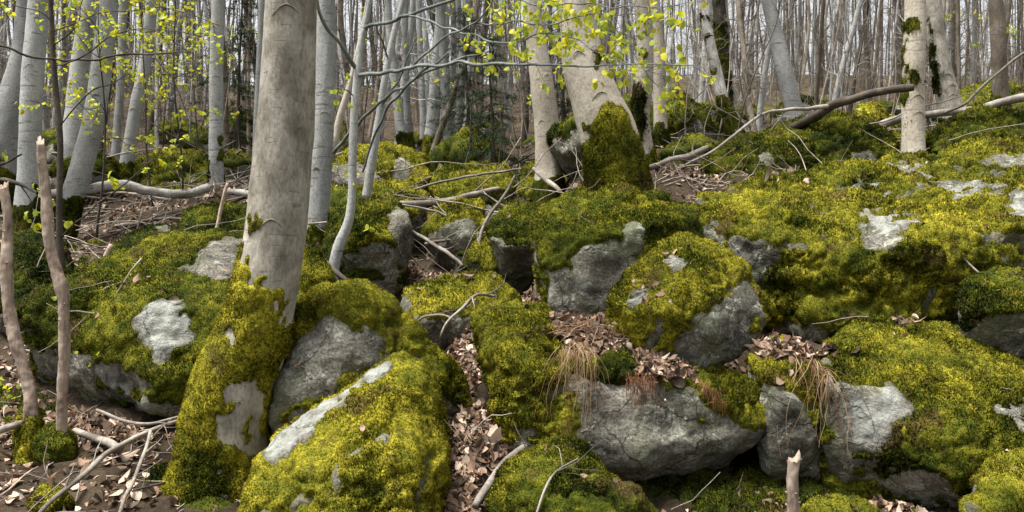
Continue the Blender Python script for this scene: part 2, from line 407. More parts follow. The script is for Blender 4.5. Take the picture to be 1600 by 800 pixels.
ROCKS = []          # (V, F) for dropping leaves and sticks on
def rock_shape(hulls, voxel, rnd, rough, seed, strata=(.25, .15, 1)):
    V, F = hull_remesh(hulls, voxel)
    V = laplace(V, F, rnd)
    N = vnormals(V, F)
    V = V + N * (rough * (.055 * fbm(V * 1.7, 3, seed))[:, None])
    N = vnormals(V, F)
    st = V @ np.array(strata) ; q = np.stack([V[:, 0] * 1.2, V[:, 1] * 1.2, st * 6], 1)
    rid = 1 - np.abs(noise(q, seed + 7)) * 2
    fac = fbm(V * 4.5, 4, seed + 3)
    V = V + N * (rough * (.024 * fac + .010 * rid + .006 * fbm(V * 22, 3, seed + 5)))[:, None]
    return V, F, vnormals(V, F)
def moss_mask(V, N, F, seed, thr, bare, force, warp=16, nscale=2.2):
    d = V[:, 1]; px, py = proj(V)
    nse = fbm(V * nscale, 4, seed + 20) + .35 * fbm(V * 11, 3, seed + 21)
    m = (N[:, 2] + .6 * nse > thr).astype(float)
    facing = ((N * norm(V - np.array([0, 0, CAMZ]))).sum(1) < .15)
    k = 5 / np.clip(d, 3, 20)
    wx = px + warp * k * fbm(V * 6, 3, seed + 22); wy = py + warp * k * fbm(V * 6 + 9, 3, seed + 23)
    for s in force: m[facing & hit(wx, wy, s)] = 1
    for s in bare: m[facing & hit(wx, wy, s)] = 0
    fl = laplace(m, F, 22)
    m = np.maximum(m, .95 * (noise(V * 15, seed + 25) + .5 * noise(V * 38, seed + 26) > .52) * (fl > .09))
    m = laplace(m, F, 2)
    return np.clip(m + .38 * noise(V * 26, seed + 24) * (m > .02) * (m < .99), 0, 1)
def make_rock(name, label, hulls, voxel=.02, rnd=6, rough=1., seed=1, thr=-.25, bare=(), force=(), pale=(), thick=.035, hue=.55,
              dens=1., size=1., group=None, cat='boulder', hang=.5, lumps=.72, cushions=(), warp=16, nscale=2.2, strata=(.25, .15, 1)):
    V, F, N = rock_shape(hulls, voxel, rnd, rough, seed, strata)
    base = np.array([V[:, 0].mean(), V[:, 1].mean(), V[:, 2].min()])
    root = tag(empty(name, base), label, cat, group)
    px, py = proj(V); val = np.zeros(len(V))
    wx = px + 12 * fbm(V * 9, 3, seed); wy = py + 12 * fbm(V * 9 + 5, 3, seed)
    for s in pale: val[hit(wx, wy, s)] = 1
    val = laplace(val, F, 1) * np.clip(.55 + .5 * fbm(V * 14, 3, seed + 9), 0, 1)
    mk = moss_mask(V, N, F, seed, thr, bare, force, warp, nscale)
    V = V - N * (thick * .4 * laplace(mk, F, 2))[:, None]; N = vnormals(V, F)
    film = np.clip(laplace(mk, F, 14) * 1.5 + .45 * fbm(V * 7, 3, seed + 30) - .25, 0, .9)
    link('stone', make_mesh('stone', V - base, F, val=val, col=np.repeat(film[:, None], 3, 1)), M_ROCK, root)
    moss_mesh('moss', V, N, F, mk, thick, hue, root, base, dens, size, seed, hang, lumps)
    for (cpx, cpy, rx, ry, th, hu) in cushions:      # a thick rounded cushion of moss on the stone
        facing = ((N * norm(V - np.array([0, 0, CAMZ]))).sum(1) < .35)
        w2x = px + 8 * fbm(V * 8, 2, seed + 61); w2y = py + 8 * fbm(V * 8 + 4, 2, seed + 62)
        dd = ((w2x - cpx) / rx) ** 2 + ((w2y - cpy) / ry) ** 2
        m2 = laplace(np.clip(1.25 - dd, 0, 1) ** .7 * facing, F, 2)
        moss_mesh('moss_cushion', V, N, F, m2, th, hu, root, base, dens * 1.3, size, seed + 70, .2, .6)
    ROCKS.append((V, F))
    return root
def pts(l): return [P(*p) for p in l]

make_rock('boulder', 'big moss-grown boulder with bare grey patches behind the brown beech trunk', [pts([
    (35, 505, 6.6), (60, 462, 6.7), (130, 418, 6.9), (250, 366, 7.1), (335, 358, 7.2), (380, 366, 7.2), (470, 392, 7.2), (522, 430, 7.2), (528, 500, 7.0),
    (490, 600, 6.6), (440, 650, 6.3), (330, 655, 6.2), (225, 640, 6.1), (150, 605, 6.3), (105, 580, 6.5), (60, 565, 6.7),
    (250, 480, 6.25), (160, 520, 6.3), (350, 480, 6.3), (240, 600, 6.05), (380, 580, 6.15),
    (60, 560, 7.6), (130, 440, 7.8), (330, 380, 8.0), (500, 430, 8.0), (500, 600, 7.8), (100, 640, 7.4)])],
    .02, 8, 1.1, 11, -.4, hue=.44, thick=.03,
    bare=[[(205, 500), (235, 468), (272, 462), (300, 490), (292, 540), (250, 568), (228, 540)], [(148, 552), (188, 580), (182, 612), (160, 596)], (202, 606, 12, 9), (233, 636, 16, 12),
          [(275, 425), (320, 378), (380, 368), (372, 440), (330, 428)], [(95, 545), (150, 565), (155, 610), (105, 600)], (305, 568, 7, 7), (292, 612, 8, 7)],
    pale=[[(205, 500), (235, 468), (272, 462), (300, 490), (292, 540), (250, 568), (228, 540)], (202, 606, 12, 9), (233, 636, 16, 12), [(148, 552), (188, 580), (182, 612), (160, 596)]])
make_rock('boulder', 'rounded boulder with a grey right end behind the slender forked sapling', [pts([
    (508, 330, 9.0), (560, 318, 9.1), (612, 315, 9.1), (640, 335, 9.0), (648, 385, 8.9), (636, 425, 8.7), (590, 450, 8.6), (530, 440, 8.6), (500, 400, 8.8),
    (570, 360, 8.45), (610, 380, 8.45), (540, 390, 8.5), (520, 350, 9.8), (620, 350, 9.9), (620, 480, 9.5), (510, 480, 9.2), (600, 480, 8.7)])],
    .025, 9, 1., 12, -.1, hue=.34, bare=[[(615, 318), (642, 335), (650, 395), (630, 430), (618, 380), (606, 345)], (593, 390, 6, 14)])
make_rock('boulder', 'leaning boulder with bare grey face beside the beech trunk, moss on its ridge', [pts([
    (414, 610, 5.35), (425, 570, 5.45), (470, 490, 5.6), (502, 450, 5.7), (545, 438, 5.75), (585, 446, 5.8), (615, 490, 5.7), (630, 530, 5.6), (600, 580, 5.35), (500, 640, 5.25), (425, 660, 5.3),
    (520, 500, 5.4), (440, 600, 5.25), (540, 545, 5.3), (430, 720, 5.5), (600, 700, 5.5), (470, 500, 6.2), (590, 470, 6.5), (620, 600, 6.3), (450, 650, 6.1)]),
    pts([(590, 455, 5.9), (650, 515, 5.65), (702, 560, 5.6), (732, 606, 5.6), (738, 645, 5.6), (700, 690, 5.6), (620, 560, 5.5), (620, 700, 5.6), (690, 600, 5.45), (610, 500, 6.4), (720, 600, 6.3), (720, 700, 6.2), (600, 690, 6.2)])],
    .018, 6, 1.15, 13, -.02, hue=.6, thick=.05,
    bare=[[(425, 605), (478, 512), (520, 494), (598, 520), (606, 556), (560, 582), (500, 612), (425, 670), (412, 640)], [(640, 560), (680, 590), (705, 630), (715, 700), (620, 700)]],
    force=[[(414, 600), (470, 488), (505, 446), (590, 440), (640, 510), (735, 600), (735, 640), (700, 620), (650, 560), (605, 520), (525, 494), (478, 512), (425, 610)]])
make_rock('boulder', 'squarish moss-draped boulder in front of the leaning grey boulder, pale slab edge', [pts([
    (392, 800, 4.35), (398, 755, 4.5), (422, 700, 4.7), (455, 668, 4.85), (592, 570, 5.05), (632, 556, 5.05), (662, 570, 5.0), (684, 620, 4.9), (698, 690, 4.75), (696, 860, 4.6), (385, 900, 4.2),
    (540, 720, 4.3), (600, 640, 4.6), (640, 590, 4.85), (625, 890, 4.15), (500, 890, 4.05), (470, 740, 4.35), (640, 720, 4.4),
    (420, 760, 5.4), (600, 620, 5.7), (690, 680, 5.6), (690, 900, 5.3), (420, 900, 5.1)])],
    .016, 7, .9, 14, -.6, hue=.72, thick=.045, hang=.9,
    bare=[[(405, 690), (425, 650), (590, 545), (606, 566), (606, 580), (560, 608), (508, 652), (455, 705), (420, 720)], (601, 686, 14, 11), (662, 750, 6, 45), (525, 748, 8, 22), (480, 785, 22, 9), (430, 812, 40, 14), (552, 705, 12, 8)],
    pale=[[(405, 690), (425, 650), (590, 545), (606, 566), (606, 580), (560, 608), (508, 652), (455, 705), (420, 720)], (601, 686, 14, 11), (662, 750, 6, 45)])
make_rock('boulder', 'low moss boulder with dead twigs lying on it, between leaf litter gullies', [pts([
    (618, 490, 7.3), (640, 455, 7.5), (692, 430, 7.7), (745, 418, 7.8), (785, 436, 7.7), (812, 470, 7.5), (800, 505, 7.3), (760, 530, 7.2), (690, 545, 7.1), (635, 530, 7.2),
    (720, 460, 7.2), (670, 500, 7.0), (760, 490, 7.1), (650, 500, 8.3), (780, 480, 8.4), (740, 450, 8.4), (640, 580, 7.6), (790, 580, 7.6)])],
    .02, 8, 1., 15, .05, hue=.5, bare=[(633, 478, 10, 14), (700, 535, 60, 10)])
make_rock('boulder', 'long boulder with layered grey front, moss-draped end and litter on its ledge', [pts([
    (742, 500, 5.8), (765, 478, 6.0), (845, 478, 6.1), (868, 505, 5.9), (756, 560, 5.5), (782, 640, 5.3), (790, 695, 5.15), (810, 690, 5.05), (804, 560, 5.15), (850, 540, 5.3), (870, 700, 5.0), (790, 740, 5.4),
    (850, 600, 5.05), (860, 500, 6.4), (760, 520, 6.4), (800, 700, 6.3)]),
    pts([(840, 510, 5.85), (940, 505, 6.1), (1000, 545, 6.0), (1080, 572, 5.75), (1150, 592, 5.6), (1195, 612, 5.5), (1206, 640, 5.35), (1195, 668, 5.25), (1120, 690, 5.12), (1060, 715, 5.08), (960, 727, 5.05), (860, 705, 5.0), (800, 690, 5.05),
    (835, 575, 5.15), (940, 570, 5.2), (1010, 582, 5.22), (1080, 600, 5.22), (1130, 632, 5.18), (870, 742, 5.2), (1110, 738, 5.45), (1000, 748, 5.35), (1110, 760, 5.7), (900, 770, 5.5), (840, 560, 6.5), (1000, 600, 6.5), (1180, 640, 6.2), (1100, 740, 6.2)])],
    .016, 6, .9, 16, .35, hue=.6, thick=.05, hang=.9, strata=(.12, .1, 1),
    force=[[(740, 500), (760, 476), (850, 474), (860, 560), (880, 590), (840, 625), (806, 600), (800, 690), (772, 698), (745, 560)], [(1085, 575), (1150, 575), (1208, 625), (1200, 665), (1150, 645), (1100, 610)], (1090, 680, 50, 22), (880, 655, 26, 40), (825, 640, 32, 30), [(932, 556), (1008, 556), (1010, 606), (940, 612)]],
    bare=[[(862, 502), (960, 492), (1012, 545), (1085, 574), (1060, 596), (990, 575), (945, 566), (875, 550)], [(800, 630), (850, 600), (930, 585), (1010, 585), (1085, 615), (1080, 660), (1180, 672), (1150, 705), (1050, 725), (905, 728), (915, 640), (905, 612), (850, 612)]],
    cushions=[(850, 540, 36, 34, .07, .5), (968, 575, 38, 30, .08, .3), (1150, 610, 58, 38, .075, .38)])
make_rock('boulder', 'blocky boulder with a pale lichen spot on its grey front face', [pts([
    (833, 350, 6.8), (850, 325, 7.0), (905, 302, 7.4), (1000, 306, 7.4), (1110, 330, 7.4), (846, 410, 6.6), (852, 490, 6.6), (905, 500, 6.5), (1000, 485, 6.5), (1060, 480, 6.6), (845, 365, 6.7), (1020, 350, 6.55), (940, 372, 6.5),
    (862, 420, 6.5), (870, 560, 6.6), (1060, 560, 6.7), (1110, 460, 6.9), (1080, 600, 7.6), (860, 600, 7.6), (860, 360, 8.2), (1100, 330, 8.2)])],
    .02, 4, .75, 17, -.1, hue=.45, thick=.045,
    force=[[(832, 345), (850, 320), (905, 300), (1110, 300), (1110, 345), (1010, 365), (960, 375), (900, 392), (850, 420), (838, 395)]],
    bare=[[(850, 425), (900, 395), (960, 378), (1008, 372), (1010, 480), (900, 500), (858, 478)], (992, 362, 20, 17)], pale=[(905, 445, 18, 9), (862, 455, 7, 16)],
    cushions=[(970, 304, 36, 20, .10, .38), (1032, 302, 38, 19, .11, .3)])
make_rock('rock_outcrop', 'broad sloping outcrop covered in yellow moss with grey bare patches', [pts([
    (1190, 515, 7.0), (1270, 528, 6.6), (1360, 522, 6.45), (1450, 495, 6.5), (1560, 430, 6.8), (1760, 430, 6.9), (1120, 385, 7.6), (1200, 385, 7.1), (1300, 395, 6.5), (1400, 385, 6.45), (1490, 375, 6.6), (1600, 360, 6.8),
    (1010, 345, 7.5), (1100, 300, 7.8), (1200, 282, 8.2), (1300, 282, 8.4), (1400, 262, 8.6), (1450, 240, 8.9), (1520, 228, 9.1), (1600, 220, 9.2), (1760, 212, 9.3),
    (1190, 560, 7.8), (1300, 600, 7.6), (1450, 600, 7.5), (1760, 600, 7.6), (1050, 420, 8.6), (1200, 340, 9.6), (1450, 300, 10.2), (1760, 280, 10.4)])],
    .024, 6, 1.6, 18, .36, hue=.56, thick=.05, lumps=1.1, warp=30, nscale=3.2, force=[[(1190, 390), (1480, 380), (1600, 400), (1460, 500), (1290, 525), (1195, 500)]],
    bare=[(1385, 356, 44, 34), (1178, 402, 24, 30), (1130, 292, 22, 9), (1345, 288, 46, 10), (1420, 262, 40, 7), (1500, 290, 70, 13), (1575, 252, 40, 17), (1595, 322, 22, 24), (1455, 468, 14, 12), (1245, 512, 50, 9), (1090, 365, 18, 8), (1420, 300, 26, 8), (1212, 268, 14, 5)],
    pale=[(1505, 300, 35, 10), (1597, 318, 16, 14), (1385, 345, 30, 14)],
    cushions=[(1200, 275, 45, 13, .09, .4), (1440, 405, 42, 28, .09, .45), (1260, 420, 48, 30, .06, .62), (1150, 330, 44, 18, .06, .66), (1330, 435, 55, 25, .06, .5), (1225, 470, 40, 30, .05, .5)])
make_rock('boulder', 'rounded boulder, mossy left half and bare grey right side, below the outcrop', [pts([
    (943, 510, 5.75), (956, 455, 5.85), (1000, 403, 6.0), (1060, 370, 6.1), (1112, 376, 6.1), (1164, 420, 5.95), (1192, 462, 5.85), (1190, 505, 5.75), (1154, 550, 5.62), (1085, 576, 5.55), (1020, 562, 5.55), (955, 530, 5.65),
    (1040, 480, 5.42), (1100, 510, 5.42), (1085, 425, 5.62), (1000, 480, 5.5), (1150, 480, 5.6), (1000, 470, 6.45), (1150, 470, 6.45), (1080, 420, 6.45), (1080, 610, 5.9), (1000, 610, 5.9)])],
    .017, 9, .9, 19, -.15, hue=.66, thick=.04,
    force=[[(945, 510), (958, 450), (1002, 402), (1060, 370), (1115, 376), (1170, 425), (1130, 440), (1090, 470), (1060, 520), (1045, 555), (960, 535)]],
    bare=[[(1048, 560), (1070, 520), (1092, 480), (1140, 450), (1172, 436), (1195, 470), (1160, 550), (1085, 582)], (1050, 410, 18, 11), (994, 467, 16, 11), (1024, 530, 10, 28)], pale=[(1050, 410, 14, 8), (994, 467, 12, 8)],
    cushions=[(1085, 465, 48, 24, .05, .66)])
make_rock('boulder', 'wide moss boulder with a pale green-grey bare panel, below the outcrop', [pts([
    (1283, 540, 5.6), (1330, 508, 5.9), (1400, 496, 6.1), (1480, 506, 6.1), (1560, 548, 5.9), (1620, 585, 5.7), (1720, 620, 5.6), (1280, 600, 5.25), (1288, 695, 5.15), (1335, 715, 5.05), (1420, 742, 4.95), (1500, 748, 4.85), (1620, 735, 4.8), (1720, 760, 4.8),
    (1345, 600, 5.15), (1430, 560, 5.35), (1450, 640, 5.0), (1560, 640, 5.05), (1290, 800, 5.3), (1500, 830, 5.1), (1720, 830, 5.1), (1300, 560, 6.4), (1480, 560, 6.8), (1700, 640, 6.6), (1400, 800, 6.0)])],
    .016, 8, .8, 20, -.5, hue=.48, thick=.045,
    bare=[[(1284, 540), (1308, 590), (1345, 602), (1400, 598), (1424, 632), (1392, 695), (1350, 715), (1290, 702)], [(1560, 640), (1610, 622), (1610, 690)], (1410, 505, 18, 5)],
    pale=[[(1325, 625), (1400, 605), (1415, 640), (1385, 690), (1345, 690)]], cushions=[(1440, 690, 45, 40, .05, .45)])
make_rock('boulder', 'small dark boulder wedged between two bigger ones, dead grass over its edge', [pts([
    (1165, 560, 5.5), (1200, 538, 5.7), (1262, 548, 5.6), (1300, 600, 5.35), (1308, 690, 5.3), (1262, 716, 5.2), (1200, 712, 5.25), (1168, 655, 5.4), (1225, 600, 5.2), (1255, 650, 5.15), (1200, 650, 5.3), (1200, 760, 5.4), (1290, 760, 5.4), (1200, 600, 6.2), (1290, 620, 6.1)])],
    .014, 6, .9, 21, .3, hue=.6, thick=.05, force=[[(1165, 560), (1200, 535), (1262, 545), (1290, 600), (1300, 650), (1270, 630), (1230, 595), (1180, 590)]], bare=[[(1185, 535), (1270, 538), (1296, 556), (1255, 566), (1195, 560)], [(1165, 600), (1230, 610), (1265, 640), (1250, 720), (1180, 715)]], strata=(.8, .1, .6))
make_rock('boulder', 'round dark-mossed boulder under the right end of the outcrop', [pts([
    (1488, 480, 6.1), (1510, 440, 6.3), (1570, 420, 6.4), (1640, 430, 6.4), (1660, 500, 6.2), (1620, 550, 5.95), (1550, 548, 5.9), (1495, 525, 6.0), (1560, 480, 5.75), (1610, 490, 5.75), (1540, 450, 6.9), (1640, 480, 6.9), (1560, 620, 6.1), (1640, 620, 6.2)])],
    .02, 10, .9, 22, -.2, hue=.3, thick=.04, bare=[(1590, 530, 20, 14)])
make_rock('moss_mound', 'low twin-humped moss mound with a thin bare twig in front of the long boulder', [pts([
    (766, 790, 4.3), (785, 730, 4.45), (850, 692, 4.6), (905, 700, 4.6), (955, 745, 4.5), (990, 800, 4.4), (860, 760, 4.15), (920, 790, 4.1), (770, 880, 4.3), (980, 900, 4.3), (850, 900, 4.0), (820, 740, 5.0), (930, 760, 5.0), (950, 880, 4.8)]),
    pts([(860, 800, 4.1), (920, 765, 4.15), (985, 765, 4.2), (1030, 805, 4.2), (1050, 870, 4.2), (870, 900, 4.0), (950, 830, 3.95), (1030, 900, 4.1), (960, 800, 4.6), (1030, 880, 4.5)])],
    .015, 9, .8, 23, -.8, hue=.42, thick=.05, cat='moss mound', cushions=[(905, 755, 55, 45, .05, .25)], dens=1.2)
make_rock('moss_mound', 'bright moss hump with a grey stone flank at the lower right corner', [pts([
    (1512, 800, 4.2), (1530, 745, 4.35), (1580, 706, 4.5), (1650, 700, 4.5), (1720, 740, 4.4), (1720, 880, 4.2), (1510, 880, 4.1), (1590, 760, 4.1), (1650, 760, 4.1), (1560, 740, 5.0), (1680, 740, 5.0)])],
    .016, 8, .9, 24, -.6, hue=.66, thick=.045, cat='moss mound', bare=[[(1505, 760), (1525, 745), (1530, 800), (1500, 820)], (1548, 744, 12, 5)])
make_rock('moss_mound', 'small flat green moss patch on the soil beside the cut post', [pts([
    (1250, 800, 4.45), (1290, 778, 4.6), (1340, 776, 4.6), (1385, 800, 4.5), (1310, 830, 4.3), (1260, 840, 4.6), (1380, 840, 4.6), (1310, 800, 5.0)])], .016, 6, .6, 25, -.9, hue=.48, thick=.04, cat='moss mound')
make_rock('moss_mound', 'little yellow-green moss hump beside the mossy stump foot in the dirt', [pts([
    (40, 785, 4.95), (60, 757, 5.1), (90, 755, 5.1), (112, 785, 5.0), (75, 800, 4.85), (50, 820, 5.2), (105, 820, 5.2)])], .016, 6, .6, 26, -.9, hue=.66, thick=.03, cat='moss mound')
make_rock('boulder', 'grey boulder with a moss cap up the slope below the fallen pale log', [pts([
    (655, 370, 10), (680, 330, 10.2), (720, 312, 10.3), (756, 318, 10.2), (762, 350, 10), (735, 380, 9.7), (690, 388, 9.7), (700, 350, 9.7), (735, 350, 9.8), (680, 340, 11), (750, 340, 11), (700, 430, 10), (750, 430, 10)])],
    .03, 6, 1.1, 27, .25, hue=.62, thick=.05, force=[[(650, 365), (680, 328), (720, 308), (760, 312), (760, 330), (720, 335), (690, 350)]], bare=[[(665, 375), (690, 352), (735, 338), (750, 350), (735, 385), (690, 390)]])
make_rock('boulder', 'flat moss hummock in the leaf litter just left of the blocky boulder', [pts([
    (730, 405, 8.6), (745, 382, 8.8), (800, 376, 8.8), (838, 395, 8.7), (840, 425, 8.5), (770, 430, 8.4), (790, 400, 8.4), (760, 400, 9.5), (830, 400, 9.5), (760, 460, 8.8), (830, 470, 8.8)])], .025, 8, .9, 28, .0, hue=.6, thick=.04)
make_rock('boulder', 'moss-covered boulder shouldering up against the back of the blocky boulder', [pts([
    (758, 370, 8.2), (775, 335, 8.5), (830, 315, 8.7), (890, 310, 8.6), (910, 345, 8.2), (850, 385, 7.9), (790, 385, 8.0), (820, 345, 8.1), (780, 350, 9.4), (890, 330, 9.4), (780, 440, 8.5), (880, 440, 8.4)])], .025, 9, 1., 29, -.05, hue=.38, thick=.05)
make_rock('rock_outcrop', 'moss-humped outcrop carrying the broken dark limb, in front of pale stems', [pts([
    (1092, 265, 9.7), (1110, 238, 9.9), (1170, 212, 10.1), (1250, 192, 10.2), (1320, 180, 10.2), (1370, 190, 10.1), (1405, 230, 9.8), (1395, 262, 9.6), (1300, 292, 9.35), (1200, 290, 9.35), (1120, 292, 9.5), (1180, 245, 9.6), (1300, 222, 9.7), (1350, 240, 9.6),
    (1130, 250, 11), (1370, 220, 11.4), (1250, 205, 11.4), (1150, 330, 9.4), (1390, 330, 9.4)])], .03, 6, 1.4, 30, .1, hue=.3, thick=.06,
    bare=[(1200, 245, 16, 12), (1350, 248, 20, 14), (1120, 275, 18, 12)], cushions=[(1320, 196, 50, 16, .12, .4), (1130, 262, 40, 16, .1, .35), (1230, 215, 46, 14, .08, .55)])
make_rock('boulder', 'domed moss boulder behind the fallen log near the upright trunk on the right', [pts([
    (1450, 225, 9.9), (1470, 190, 10.2), (1530, 170, 10.4), (1600, 180, 10.3), (1650, 210, 10), (1640, 250, 9.6), (1540, 250, 9.4), (1460, 245, 9.6), (1540, 205, 9.7), (1500, 195, 11.2), (1620, 195, 11.2), (1480, 300, 10), (1640, 300, 10)])], .03, 9, 1., 31, -.1, hue=.34, thick=.07)
make_rock('boulder', 'dark wet rock with thin moss at the crest of the outcrop', [pts([
    (1548, 262, 8.8), (1560, 226, 9.0), (1610, 214, 9.1), (1680, 225, 9.1), (1680, 280, 8.7), (1600, 282, 8.6), (1600, 245, 8.6), (1570, 240, 9.6), (1660, 240, 9.6)])], .025, 4, 1.2, 32, .35, hue=.55, thick=.05)
make_rock('boulder', 'dark mossy mound among grey trunks beyond the fallen birch log', [pts([
    (203, 285, 15.2), (215, 250, 15.6), (265, 236, 15.8), (318, 240, 15.8), (338, 280, 15.2), (330, 300, 14.8), (220, 305, 14.8), (270, 262, 14.9), (230, 250, 17.5), (320, 250, 17.5), (220, 340, 16), (330, 340, 16)])], .045, 8, 1.2, 33, -.1, hue=.42, thick=.08)
make_rock('boulder', 'low mossy rock capped by pale stones just above the big left boulder', [pts([
    (160, 400, 8.2), (200, 362, 8.6), (255, 348, 8.8), (300, 368, 8.6), (290, 405, 8.1), (220, 420, 7.9), (230, 380, 8.2), (200, 380, 9.4), (290, 380, 9.4), (180, 470, 8.3), (290, 470, 8.3)])], .025, 7, 1., 34, .1, hue=.22, thick=.04, bare=[(255, 354, 14, 6)])
make_rock('boulder', 'shaded dark moss boulder behind the two broken-off saplings', [pts([
    (-40, 470, 8), (0, 400, 8.4), (40, 365, 8.7), (95, 375, 8.6), (115, 430, 8.2), (90, 480, 7.9), (20, 500, 7.7), (40, 430, 8.0), (0, 400, 9.4), (100, 400, 9.4), (0, 540, 8.2), (100, 540, 8.2)])], .025, 8, 1.1, 35, .2, hue=.1, thick=.04)
make_rock('boulder', 'dark grey boulder with moss brow behind the slim grey saplings', [pts([
    (512, 262, 12.6), (540, 236, 13), (600, 228, 13.2), (660, 245, 13), (672, 280, 12.6), (640, 300, 12.2), (560, 298, 12.2), (600, 262, 12.4), (550, 245, 14.4), (660, 255, 14.4), (530, 350, 12.8), (660, 350, 12.8)])], .035, 5, 1.3, 36, .2, hue=.66, thick=.07,
    bare=[[(515, 255), (560, 252), (590, 262), (590, 298), (520, 285)], (628, 265, 16, 22)], force=[[(590, 228), (660, 240), (690, 262), (640, 262), (600, 250)]])
make_rock('boulder', 'long moss-backed rock beneath the crossing dead sticks', [pts([
    (668, 300, 12), (690, 268, 12.5), (745, 258, 12.8), (800, 266, 12.6), (806, 295, 12), (740, 315, 11.7), (690, 312, 11.7), (740, 280, 12), (700, 270, 14), (790, 275, 14), (690, 360, 12.2), (790, 360, 12.2)])], .035, 7, 1.2, 37, .15, hue=.55, thick=.08)
make_rock('boulder', 'mossy boulder under the stem of the leaning slim grey sapling', [pts([
    (560, 318, 11), (580, 290, 11.4), (630, 285, 11.5), (668, 308, 11.2), (660, 330, 10.8), (600, 335, 10.6), (620, 305, 11), (590, 300, 12.4), (655, 305, 12.4), (580, 380, 11), (660, 380, 11)])], .03, 7, 1.1, 38, .0, hue=.58, thick=.06)
make_rock('boulder', 'moss-cloaked rock at the foot of the smooth pale trunk', [pts([
    (805, 285, 10.6), (820, 262, 10.9), (870, 255, 11), (900, 250, 11), (925, 290, 10.6), (880, 310, 10.2), (820, 310, 10.2), (860, 280, 10.5), (830, 265, 12), (910, 265, 12), (820, 350, 10.6), (920, 350, 10.6)])], .03, 8, 1.1, 39, -.05, hue=.4, thick=.06)
make_rock('boulder', 'shadowed mossy rock at the foot of the straight grey trunk and birch log', [pts([
    (268, 372, 11.0), (290, 330, 11.5), (350, 316, 11.8), (395, 330, 11.6), (400, 372, 11.0), (330, 385, 10.6), (330, 350, 11), (300, 340, 13), (390, 340, 13), (290, 430, 11.2), (390, 430, 11.2)])], .035, 7, 1.2, 40, .3, hue=.3, thick=.06)
make_rock('boulder', 'tilted mossy slab among the far stems right of the leaning mossy trunk', [pts([
    (1040, 215, 18), (1046, 165, 18.6), (1060, 152, 18.8), (1120, 190, 18.4), (1130, 225, 17.6), (1060, 235, 17.4), (1080, 195, 17.8), (1060, 160, 20), (1125, 200, 20), (1050, 280, 18.5), (1120, 280, 18.5)])], .05, 5, 1.2, 41, -.2, hue=.55, thick=.09)
make_rock('boulder', 'yellow moss hump between the outcrop and the upright trunk with moss bands', [pts([
    (1330, 190, 13), (1345, 168, 13.4), (1365, 162, 13.5), (1385, 185, 13.2), (1380, 205, 12.7), (1340, 208, 12.6), (1360, 180, 12.8), (1345, 175, 14.5), (1380, 180, 14.5), (1340, 240, 13), (1385, 240, 13)])], .035, 8, 1., 42, -.6, hue=.85, thick=.07)
make_rock('boulder', 'far mossy boulder below brush at the top right of the slope', [pts([
    (1480, 170, 16), (1500, 140, 16.5), (1560, 130, 16.8), (1620, 140, 16.6), (1630, 175, 16), (1550, 185, 15.5), (1540, 155, 15.9), (1510, 145, 18.5), (1600, 145, 18.5), (1500, 230, 16.2), (1610, 230, 16.2)])], .05, 8, 1.1, 43, -.6, hue=.5, thick=.09)

# ------------------------------------------------------------------ smaller mossy stones up the slope: four shapes, copied
prng = np.random.default_rng(77)
protos = []
for k in range(5):
    r0 = np.random.default_rng(300 + k)
    p = norm(r0.normal(size=(26, 3))) * np.array([.62, .5, .36]) * r0.uniform(.8, 1.15, (26, 1))
    V, F, N = rock_shape([[v for v in p]], .035, 4, 1.1, 200 + k)
    root = tag(empty('mossy_stone'), 'mossy stone scattered among twigs on the upper slope', 'stone', 'mossy stones on the upper slope')
    link('stone', make_mesh('stone', V, F, val=np.zeros(len(V)), col=np.zeros((len(V), 3))), M_ROCK, root)
    mk = laplace((N[:, 2] + .6 * fbm(V * 2.2, 3, k) > (-.1, .25, .1, .5, .3)[k]).astype(float), F, 3)
    # shoots sized for where these stones lie
    D = np.array([0, 12.0, 2.0]); moss_mesh('moss', V + D, N, F, mk, .06, .34, root, D, 1.4, .9, 90 + k)
    protos.append((root, V, F))
spots = []
tries = 0
while len(spots) < 52 and tries < 4000:
    tries += 1
    y = prng.uniform(8.6, 24); x = prng.uniform(-.66, .66) * y
    s = prng.uniform(.5, 1.5) * (1 if y < 14 else 1.5)
    pxv = 800 + FPX * x / y
    if y < 9.8 and (pxv > 600): continue
    if y < 13.5 and pxv < 420: continue
    if any((x - a) ** 2 + (y - b) ** 2 < (.75 * (s + c)) ** 2 for a, b, c in spots): continue
    spots.append((x, y, s))
for k, (x, y, s) in enumerate(spots):
    pr, V, F = protos[k % 5]
    o = pr if k < 5 else copy_tree(pr)
    a = prng.uniform(0, 6.28)
    z = gz(x, y) + .08 * s
    o.location = (x, y, z); o.rotation_euler = (0, 0, a); o.scale = (s, s, s * prng.uniform(.75, 1.2))
    ca, sa = math.cos(a), math.sin(a)
    ROCKS.append((np.c_[V[:, 0] * ca - V[:, 1] * sa, V[:, 0] * sa + V[:, 1] * ca, V[:, 2]] * s + np.array([x, y, z]), F))

# ------------------------------------------------------------------ moss growing on the soil
sel = (GV[:, 1] > 3.4) & (GV[:, 1] < 23) & (np.abs(GV[:, 0]) < .7 * GV[:, 1] + .5)
gf = GQ[sel[GQ].all(1)]
gN = vnormals(GV, gf)
tag(moss_mesh('ground_moss', GV, gN, gf, np.where(sel, GM, 0), .05, .26, None, (0, 0, 0), .9, 1.1, 5), kind='stuff')

